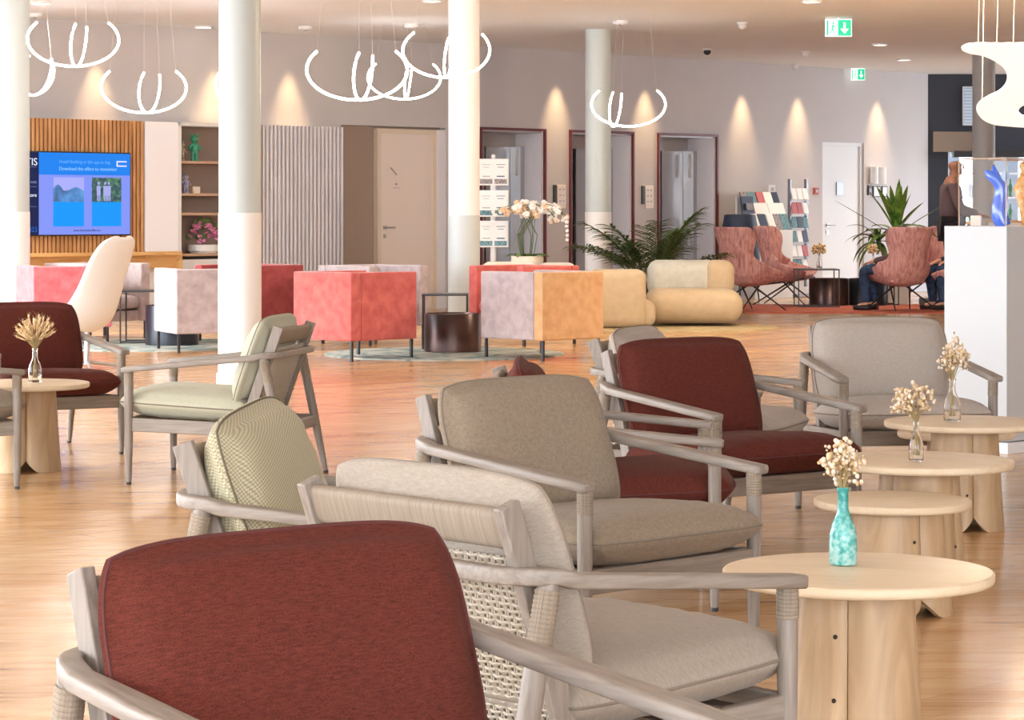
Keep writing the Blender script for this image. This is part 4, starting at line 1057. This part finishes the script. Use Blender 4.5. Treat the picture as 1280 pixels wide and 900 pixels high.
def wallbit(name,tt,z,w,h,mat,label,cat,d=.03):
    t=wthing(name,tt,0,z,label,cat); MB().box((0,-d/2,0),(w,d,h)).build('plate',mat,t,bevel=.003); MB().box((0,-d-.002,0),(w*.5,.004,h*.4)).build('face_mark',M['grey_ink'],t)
wallbit('wall_notice',5.36,1.60,.13,.13,M['paper'],'small white square notice right of the third lift','notice')
wallbit('fire_call_point',6.40,1.58,.10,.10,M['red_alarm'],'small red call point left of the white door','alarm')
wallbit('card_reader',7.70,1.60,.07,.15,M['black'],'black card reader right of the white door','panel')
for k,(tt,w) in enumerate(((7.88,.17),(8.08,.13))):
    t=wthing('framed_notice',tt,0,1.58,('wider framed notice right of the black card reader','narrower framed notice beside the spiky plant')[k],'notice')
    MB().box((0,-.01,0),(w,.02,.17)).build('frame',M['black'],t); MB().box((0,-.022,0),(w-.03,.004,.14)).build('sheet',M['paper'],t)
t=wthing('wall_lamp',7.86,.06,1.82,'white cylindrical wall lamps above the framed notices','wall lamp')
for xx in(-.10,.10): MB().lathe([(.001,-.12),(.065,-.12),(.065,.14),(.001,.14)],20,(xx,0,0)).build('lamp_cylinder',M['paper'],t)
MB().box((0,.04,0),(.24,.03,.08)).build('wall_bracket',M['steel'],t)

# ------------------------------------------------------------------ plants
def blade(m,p0,dirv,L,w,droop,n=7,fold=.3,up0=Vector((0,0,1))):
    dirv=Vector(dirv).normalized(); p=Vector(p0); vs=[]; st=L/n
    for i in range(n+1):
        t=i/n; ww=w*(math.sin(PI*min(1,t*.92+.08))**.7)*.5
        s=dirv.cross(Vector((0,0,1)))
        if s.length<1e-3: s=Vector((1,0,0))
        s.normalize(); nn_=s.cross(dirv)
        vs+=[p-s*ww+nn_*ww*fold,p.copy(),p+s*ww+nn_*ww*fold]
        dirv=(dirv+Vector((0,0,-droop/n))).normalized(); p=p+dirv*st
    m.add(vs,[(i*3+j,i*3+j+1,i*3+j+4,i*3+j+3) for i in range(n) for j in(0,1)])
t=thing('potted_palm',(1.62,29.7,0),0,'bushy dark green palm behind the rounded beige sofa','plant')
MB().lathe([(.001,0),(.15,0),(.19,.30),(.18,.30),(.17,.27),(.001,.27)],28).build('pot',M['white'],t)
MB().lathe([(.001,.26),(.17,.26),(.17,.275),(.001,.28)],20).build('soil',M['soil'],t)
rnd=random.Random(12)
st=MB()
for k in range(19):
    az=rnd.uniform(0,2*PI); el=rnd.uniform(.9,1.5)
    d=Vector((math.cos(az)*math.cos(el),math.sin(az)*math.cos(el),math.sin(el))); L=rnd.uniform(.85,1.3); p=Vector((math.cos(az)*.04,math.sin(az)*.04,.27)); P=[p.copy()]; n=12
    for i in range(n):
        d=(d+Vector((math.cos(az)*.045,math.sin(az)*.045,-.055))).normalized(); p=p+d*L/n; P.append(p.copy())
    st.tube(P,[.009*(1-i/(n+2)) for i in range(n+1)],5)
    lf=MB()
    for i in range(5,n+1):
        for q in(-1,1):
            for h_ in(0,.33,.66):
                if i==n and h_: continue
                pp=P[i] if not h_ else P[i].lerp(P[i+1],h_)
                dd=(P[min(i+1,n)]-P[i-1]).normalized(); s_=dd.cross(Vector((0,0,1)))
                if s_.length<.05: s_=Vector((1,0,0))
                s_=s_.normalized()*q
                blade(lf,pp,(s_*.9+dd*.9+Vector((0,0,.15+rnd.uniform(-.2,.2)))),.27*(1-.5*abs(i/n-.6)),.034,.7,4)
    lf.build('frond',M['leaf'],t,smooth=60)
st.build('stems',M['gstem'],t)
# dracaena
t=thing('potted_dracaena',(5.28,35.15,.0),0,'spiky green potted plant behind the single winged chair','plant')
MB().lathe([(.001,0),(.17,0),(.20,.34),(.19,.34),(.18,.30),(.001,.30)],28).build('pot',M['white'],t)
MB().tube([(0,0,.29),(.01,0,.7),(-.01,0,1.0)],[.03,.026,.022],10).build('trunk',M['stem'],t)
MB().tube([(0.02,0,.29),(-.14,.02,.55),(-.25,0,.85)],[.022,.02,.016],10).build('trunk',M['stem'],t)
lf=MB(); rnd=random.Random(5)
for k in range(24):
    az=rnd.uniform(0,2*PI); el=rnd.uniform(.25,1.35); blade(lf,(0,0,.93+rnd.uniform(0,.08)),(math.cos(az)*math.cos(el),math.sin(az)*math.cos(el),math.sin(el)),rnd.uniform(.5,.8),.10,.4 if el>.9 else 1.3,8)
lf.build('leaves',M['leaf2'],t,smooth=60)
lf=MB()
for k in range(22):
    az=rnd.uniform(0,2*PI); el=rnd.uniform(.0,1.2); blade(lf,(-.25,0,.84),(math.cos(az)*math.cos(el),math.sin(az)*math.cos(el),math.sin(el)),rnd.uniform(.4,.6),.065,1.9,8)
blade(lf,(-.05,0,.95),(-.85,0,.5),.95,.05,.0,8); blade(lf,(0.0,0,.95),(.8,0,.55),.8,.06,.1,8)
lf.build('leaves',M['leaf'],t,smooth=60)
# orchids
t=thing('orchid_side_table',(.17,28.45,0),0,'low pale table carrying the orchid bowl behind the sofas','table')
MB().lathe([(.001,.62),(.26,.62),(.26,.65),(.001,.65)],32).build('table_top',M['paper'],t); MB().lathe([(.16,0),(.05,.02),(.04,.62)],20).build('pedestal',M['paper'],t)
t=thing('potted_orchid',(.17,28.45,.65),0,'white orchids in a low bowl before the first lift','plant')
MB().lathe([(.001,0),(.13,0),(.18,.06),(.18,.12),(.165,.12),(.15,.06),(.001,.04)],28).build('bowl',M['ivory_box'],t)
st=MB(); pb=MB(); pc=MB(); lf=MB(); rnd=random.Random(21)
def bloom(m,p,s):
    for q in range(5):
        a=q*2*PI/5+.3; m.blob(p+Vector((math.cos(a)*s*.6,rnd.uniform(-.01,.01),math.sin(a)*s*.6)),s*.62,7,5,(1,.35,.85))
for k in range(14):
    az=rnd.uniform(0,2*PI); bx=math.cos(az)*.07; by=math.sin(az)*.07; side=1 if k%3 else -1
    topx=rnd.uniform(-.10,.12); P=[Vector((bx,by,.10)),Vector((bx*1.6,by*1.4,.35)),Vector((topx,by,.62)),Vector((topx+side*.09,by,.70)),Vector((topx+side*.22,by,.66)),Vector((topx+side*.32,by,.55 if side>0 else .62))]
    st.tube(P,.0045,5)
    for j in(2,3,4,5):
        for q in range(2):
            p=P[j]+Vector((rnd.uniform(-.04,.04),rnd.uniform(-.04,.02),rnd.uniform(-.06,.02)))
            bloom(pb if rnd.random()<.6 else pc,p,.032 if j<5 else .02)
for k in range(5): 
    p=Vector((.44+rnd.uniform(-.02,.02),0,.50-k*.05)); bloom(pb,p,.018)
for k in range(16):
    az=rnd.uniform(0,2*PI); blade(lf,(math.cos(az)*.05,math.sin(az)*.05,.10),(math.cos(az),math.sin(az),.9),.22,.085,1.3,6)
st.build('stems',M['gstem'],t); pb.build('white_blossoms',M['petal'],t,smooth=70); pc.build('cream_blossoms',M['petal_c'],t,smooth=70); lf.build('leaves',M['leaf2'],t,smooth=60)
# far dried flowers on wire tables
bottle((4.05,33.75,.512),M['glass'],'clear bottle on the wire table by the pair of winged chairs',.20,.035)
bouquet((4.05,33.75,.518),.20,.34,.09,'brown dried bunch on the wire table by the pair of winged chairs',31,'straw',(0,0),34,.026)
bottle((4.86,34.45,.512),M['glass'],'clear bottle on the wire table beside the single winged chair',.18,.03)
bouquet((4.86,34.45,.518),.18,.33,.07,'orange dried bunch left of the single winged chair',33,'straw',(0,0),26,.024)

# ------------------------------------------------------------------ display plinth with glass case
ang=R(-46)
PC=(2.57,13.3)
t=thing('display_plinth',(PC[0],PC[1],0),0,'white square display plinth carrying the glass case at the right edge','plinth')
a=Vector((-.69,.72,0)); b=Vector((.72,.69,0)); s1=.40; s2=.80
def quadprism(m,o,e1,e2,l1,l2,z0,z1):
    p=[o,o+e2*l2,o+e1*l1+e2*l2,o+e1*l1]; m.add([(q.x,q.y,z) for z in(z0,z1) for q in p],[(3,2,1,0),(4,5,6,7)]+[(i,(i+1)%4,(i+1)%4+4,i+4) for i in range(4)]); return m
quadprism(MB(),Vector((0,0,0)),a,b,s1,s2,.06,1.18).build('plinth_body',M['plinth'],t,bevel=.003)
quadprism(MB(),Vector((0,-.03,0)),a,b,s1+.04,s2+.04,0,.055).build('plinth_foot',M['paper'],t)
case=thing('glass_display_case',(PC[0],PC[1],1.18),0,'clear glass display case on the white plinth','display case')
o1=a*.01+b*.01; sA=.30
for (oo,e1,e2,l1,l2,lab) in((o1,a,b,sA,.006,'front'),(o1+b*.72,a,b,sA,.006,'b'),(o1,b,a,.72,.006,'c'),(o1+a*sA,b,a,.72,.006,'d')):
    quadprism(MB(),oo,e1,e2,l1,l2,.0,.35).build('glass_panel',M['case'],case,smooth=0)
quadprism(MB(),o1,a,b,sA,.72,.35,.358).build('glass_lid',M['case'],case,smooth=0)
p=Vector((PC[0],PC[1],1.18))+a*.16+b*.14
t=thing('blue_glass_sculpture',p,0,'curving blue glass sculpture inside the display case','sculpture')
pts=[(.035,0,.0),(.015,0,.05),(.01,0,.10),(.02,0,.15),(.025,0,.20),(-.005,0,.245),(-.045,0,.275),(-.062,0,.295)]
pts=[(q[0]*.95,q[1],q[2]) for q in pts]
MB().tube(pts,[.040,.044,.038,.036,.034,.030,.026,.006],16,up=(0,1,0)).build('body',M['blueglass'],t,smooth=80)
MB().tube([(.0,.0,.235),(-.01,0,.28),(-.02,0,.325)],[.028,.02,.004],12,up=(0,1,0)).build('crest',M['blueglass'],t,smooth=80)
MB().tube([(.01,0,.22),(.045,0,.27),(.06,0,.32)],[.014,.018,.004],10,up=(0,1,0)).build('pale_fin',M['palebl'],t,smooth=80)
p=Vector((PC[0],PC[1],1.18))+a*.16+b*.42
t=thing('amber_glass_sculpture',p,0,'amber and yellow glass sculpture at the right end of the display case','sculpture')
m=MB(); rnd=random.Random(3)
m.tube([(0,0,0),(.0,0,.10),(-.02,0,.2),(.0,0,.3)],[.035,.05,.06,.03],14,up=(0,1,0))
for k in range(14): m.blob((rnd.uniform(-.06,.06),rnd.uniform(-.04,.04),rnd.uniform(.12,.32)),rnd.uniform(.018,.035),8,6)
m.build('body',M['amber'],t,smooth=80)
p=Vector((PC[0],PC[1],1.18))+a*.25+b*.08
t=thing('ivory_caption_block',p,R(-20),'small ivory block beside the blue sculpture in the case','block'); MB().box((0,0,.028),(.055,.03,.055)).build('block_body',M['ivory_box'],t,bevel=.002)

# ------------------------------------------------------------------ people
def skin_body(name,J,E,mat,parent,sub=2):
    """J: name->(pos,radius x,radius y); E: edges; first joint is the root"""
    names=list(J); me=bpy.data.meshes.new(name); me.from_pydata([J[k][0] for k in names],[(names.index(a),names.index(b)) for a,b in E],[]); me.update()
    o=bpy.data.objects.new(name,me); COL.objects.link(o); o.parent=parent
    md=o.modifiers.new('skin','SKIN'); md.use_smooth_shade=True
    for i,k in enumerate(names):
        q=me.skin_vertices[0].data[i]; rr_=J[k][1]; q.radius=rr_ if isinstance(rr_,tuple) else (rr_,rr_); q.use_root=(i==0)
    sb=o.modifiers.new('sub','SUBSURF'); sb.levels=sub; sb.render_levels=sub
    me.materials.append(mat); return o
def fingers(J,E,wrist,d,side,s=1.,tag_=''):
    d=Vector(d).normalized(); up=Vector((0,0,1)); lat=d.cross(up).normalized()*side
    palm=Vector(J[wrist][0])+d*.05*s; J['palm'+tag_]=(tuple(palm),(.022*s,.036*s)); E.append((wrist,'palm'+tag_))
    for k,(off,L) in enumerate(((-.027,.070),(-.009,.080),(.009,.074),(.026,.058))):
        p0=palm+lat*off*s+d*.035*s; p1=p0+d*L*.5*s-up*.008*s; p2=p1+d*L*.45*s-up*.022*s
        for q,pp in enumerate((p0,p1,p2)): J[f'f{tag_}{k}{q}']=(tuple(pp),.0085*s)
        E+= [('palm'+tag_,f'f{tag_}{k}0'),(f'f{tag_}{k}0',f'f{tag_}{k}1'),(f'f{tag_}{k}1',f'f{tag_}{k}2')]
    p0=palm-lat*.035*s; p1=p0-lat*.022*s+d*.03*s
    J[f't{tag_}0']=(tuple(p0),.010*s); J[f't{tag_}1']=(tuple(p1),.009*s); E+= [('palm'+tag_,f't{tag_}0'),(f't{tag_}0',f't{tag_}1')]
def head_parts(J,E,neck,hd,s,fwd):
    f=Vector(fwd).normalized(); n=Vector(neck); h=Vector(hd)
    J['neck']=(tuple(n),(.055*s,.055*s)); J['jaw']=(tuple(n.lerp(h,.5)+f*.03*s),(.062*s,.075*s)); J['skull']=(tuple(h),(.078*s,.098*s)); J['crown']=(tuple(h+Vector((0,0,.065*s))-f*.01*s),(.062*s,.080*s))
    E+= [('neck','jaw'),('jaw','skull'),('skull','crown')]
def face(parent,hd,s,fwd,mat,hair=None):
    f=Vector(fwd).normalized(); l=Vector((0,0,1)).cross(f); h=Vector(hd)
    m=MB(); m.blob(h+f*.105*s-Vector((0,0,.02*s)),.020*s,8,6,(.8,.8,1.5)); m.build('nose',mat,parent,smooth=80)
    for q in(-1,1):
        m=MB(); m.blob(h+l*q*.085*s-Vector((0,0,.01*s)),.028*s,8,6,(.5,.6,1.1)); m.build('ear',mat,parent,smooth=80)
        m=MB(); m.blob(h+f*.092*s+l*q*.032*s+Vector((0,0,.008*s)),.010*s,8,6); m.build('eye',M['hair'],parent,smooth=80)
    m=MB(); m.blob(h+f*.093*s-Vector((0,0,.066*s)),.022*s,8,6,(1,1,.3)); m.build('mouth',M['pink_book'],parent,smooth=80)
    if hair:
        m=MB(); m.blob(h+Vector((0,0,.035*s))-f*.02*s,.118*s,14,10,(.86,.98,.95)); m.build('hair',M['hair'],parent,smooth=80)
# bald man standing at the bar (local +X is where he looks)
man=thing('person',(5.83,34.0,.10),R(0),'bald man in a plum grey shirt standing at the counter right of the navy wall','person')
s=1.07
def S(x,y,z): return (x*s,y*s,z*s)
J={'pelvis':(S(0,0,.95),(.13*s,.15*s))}; E=[]
for k,p,r_ in(('waist',S(0,0,1.10),(.12*s,.15*s)),('chest',S(.0,0,1.30),(.13*s,.18*s)),('upper',S(.0,0,1.43),(.09*s,.13*s))): J[k]=(p,r_)
E+=[('pelvis','waist'),('waist','chest'),('chest','upper')]
head_parts(J,E,S(.02,0,1.52),S(.05,0,1.655),s,(1,0,0)); E.append(('upper','neck'))
arms=[];legs=[]
for q,tg in((-1,'r'),(1,'l')):
    J['sh'+tg]=(S(0,q*.18,1.42),.058*s); J['el'+tg]=(S(.06,q*.24,1.13),.044*s); J['wr'+tg]=(S(.30,q*.17,1.05),.028*s)
    E+=[('upper','sh'+tg),('sh'+tg,'el'+tg),('el'+tg,'wr'+tg)]; arms+=[('sh'+tg,'el'+tg),('el'+tg,'wr'+tg)]
    J['hp'+tg]=(S(0,q*.10,.90),.085*s); J['kn'+tg]=(S(.02,q*.11,.50),.058*s); J['an'+tg]=(S(-.01,q*.11,.08),.038*s); J['to'+tg]=(S(.15,q*.12,.035),.032*s)
    E+=[('pelvis','hp'+tg),('hp'+tg,'kn'+tg),('kn'+tg,'an'+tg),('an'+tg,'to'+tg)]
    fingers(J,E,'wr'+tg,(1,-q*.2,-.1),q,s,tg)
skin_body('body',J,E,M['skin'],man)
def garment(name,keys,edges,J,grow,mat,parent,over={}):
    JJ={k:(J[k][0],tuple(x+grow for x in (J[k][1] if isinstance(J[k][1],tuple) else (J[k][1],)*2))) for k in keys}
    for k,v_ in over.items(): JJ[k]=v_
    return skin_body(name,JJ,edges,mat,parent)
garment('shirt',['pelvis','waist','chest','upper','shr','elr','wrr','shl','ell','wrl'],[('pelvis','waist'),('waist','chest'),('chest','upper'),('upper','shr'),('shr','elr'),('elr','wrr'),('upper','shl'),('shl','ell'),('ell','wrl')],J,.03,M['plum'],man)
garment('trousers',['pelvis','hpr','knr','anr','hpl','knl','anl'],[('pelvis','hpr'),('hpr','knr'),('knr','anr'),('pelvis','hpl'),('hpl','knl'),('knl','anl')],J,.025,M['dark_cloth'],man)
face(man,S(.05,0,1.665),s,(1,0,0),M['skin'])
pf=MB().box((0,0,.056),(1.2,.9,.088)).build('bar_platform',M['navy'],None,loc=(6.1,34.15,0)); tag(pf,'low dark platform under the man at the bar','platform')
ct=thing('service_counter',(6.62,34.0,.10),0,'narrow service counter the bald man rests his hands on','counter')
MB().box((0,0,.51),(.42,.9,1.02)).build('counter_body',M['white'],ct); MB().box((0,0,1.035),(.46,.96,.03)).build('counter_top',M['shelf_wood'],ct)
# seated people, local +X forward
def sitter(loc,rz,top,label,topname):
    t=thing('person',loc,rz,label,'person'); J={'pelvis':((-.04,0,.52),(.09,.12))}; E=[]
    for k,p,r_ in(('waist',(-.10,0,.62),(.11,.14)),('chest',(-.15,0,.76),(.12,.17)),('upper',(-.14,0,.86),(.08,.13))): J[k]=(p,r_)
    E+=[('pelvis','waist'),('waist','chest'),('chest','upper')]
    s=.92
    J['neck']=((-.10,0,.92),.05); J['jaw']=((-.04,0,.945),(.055,.065)); J['skull']=((-.045,0,.985),(.07,.085)); E+=[('upper','neck'),('neck','jaw'),('jaw','skull')]
    for q,tg in((-1,'r'),(1,'l')):
        J['sh'+tg]=((-.12,q*.14,.85),.048); J['el'+tg]=((.05,q*.15,.66),.036); J['wr'+tg]=((.28,q*.11,.62),.026)
        J['hp'+tg]=((.0,q*.085,.51),.062); J['kn'+tg]=((.42,q*.13,.52),.058); J['an'+tg]=((.36,q*.13,.08),.038); J['to'+tg]=((.50,q*.14,.035),.032)
        E+=[('upper','sh'+tg),('sh'+tg,'el'+tg),('el'+tg,'wr'+tg),('pelvis','hp'+tg),('hp'+tg,'kn'+tg),('kn'+tg,'an'+tg),('an'+tg,'to'+tg)]
        fingers(J,E,'wr'+tg,(1,0,-.2),q,.95,tg)
    skin_body('body',J,E,M['skin2'],t)
    garment(topname,['waist','chest','upper','shr','elr','wrr','shl','ell','wrl'],[('waist','chest'),('chest','upper'),('upper','shr'),('shr','elr'),('elr','wrr'),('upper','shl'),('shl','ell'),('ell','wrl')],J,.02,top,t)
    garment('jeans',['pelvis','hpr','knr','anr','hpl','knl','anl'],[('pelvis','hpr'),('hpr','knr'),('knr','anr'),('pelvis','hpl'),('hpl','knl'),('knl','anl')],J,.022,M['denim'],t)
    m=MB(); m.blob((-.055,0,1.0),.10,14,10,(1.05,.9,.8)); m.build('hair',M['hair'],t,smooth=80)
    for q in(-1,1):
        m=MB(); m.tube([(.33,q*.135,.035),(.42,q*.14,.035),(.54,q*.145,.03)],[.045,.042,.03],10); m.build('shoe',M['black'],t,smooth=80)
sitter((4.90,32.52,.012),R(150),M['plum'],'seated person in jeans, legs showing left of the winged chair by the spiky plant','jumper')
sitter((5.80,32.9,.012),R(200),M['blue_pants'],'seated person in jeans in the winged chair beside the plinth','jacket')

# ------------------------------------------------------------------ lights
w=bpy.data.worlds.new('sky'); sc.world=w; w.use_nodes=True; nt=w.node_tree
bg=nt.nodes['Background']; tc=nt.nodes.new('ShaderNodeTexCoord'); sx=nt.nodes.new('ShaderNodeSeparateXYZ'); nt.links.new(tc.outputs['Generated'],sx.inputs[0])
c=ramp(nt,sx.outputs['Z'],[(.0,(.95,.97,1.0)),(.6,(.62,.78,1.0))]); nt.links.new(c,bg.inputs['Color']); bg.inputs['Strength'].default_value=4.0
sun=bpy.data.lights.new('sun','SUN'); sun.energy=1.8; sun.angle=R(11); sun.color=(1,.95,.86); so=bpy.data.objects.new('sun',sun); COL.objects.link(so)
so.rotation_euler=Vector((.85,.42,-.35)).to_track_quat('-Z','Y').to_euler()
def spot(loc,aim,e,size,col=(1,.72,.42),blend=.6,rad=.02):
    l=bpy.data.lights.new('spot','SPOT'); l.energy=e; l.spot_size=size; l.spot_blend=blend; l.color=col; l.shadow_soft_size=rad
    o=bpy.data.objects.new('wall_spot',l); COL.objects.link(o); o.location=loc; o.rotation_euler=(Vector(aim)-Vector(loc)).to_track_quat('-Z','Y').to_euler()
for pxx in(120,268,361,695,806,927,997,1096):
    k=(pxx-640)/3200; tt=34.33*k/(math.cos(TH)-k*math.sin(TH)); p=W0+U*tt+Nn*.20
    spot((p.x,p.y,HC-.03),(p.x-Nn.x*.10,p.y-Nn.y*.10,0),88 if pxx>400 else 75,R(46),(1,.66,.34),1.0)
for (a,b) in((540,0),(1014,1),(1100,55),(1130,74),(50,3)):
    x,y=cpos(a,b); spot((x,y,HC-.03),(x,y,0),120,R(110),(1,.82,.62),.8,.08)

pl=bpy.data.lights.new('pendant_glow','POINT'); pl.energy=200; pl.color=(1,.80,.58); pl.shadow_soft_size=.25; po=bpy.data.objects.new('pendant_glow',pl); COL.objects.link(po); po.location=(4.55,22.0,2.85)
# ------------------------------------------------------------------ camera
cd=bpy.data.cameras.new('camera'); cd.sensor_width=36; cd.lens=90; cd.shift_y=-184/1280; cd.clip_end=300
co=bpy.data.objects.new('camera',cd); COL.objects.link(co); co.location=(0,0,1.25); co.rotation_euler=(PI/2,0,0); sc.camera=co
vs=sc.view_settings; vs.view_transform='Standard'; vs.look='None'; vs.gamma=1; vs.use_curve_mapping=False; vs.exposure=1.3
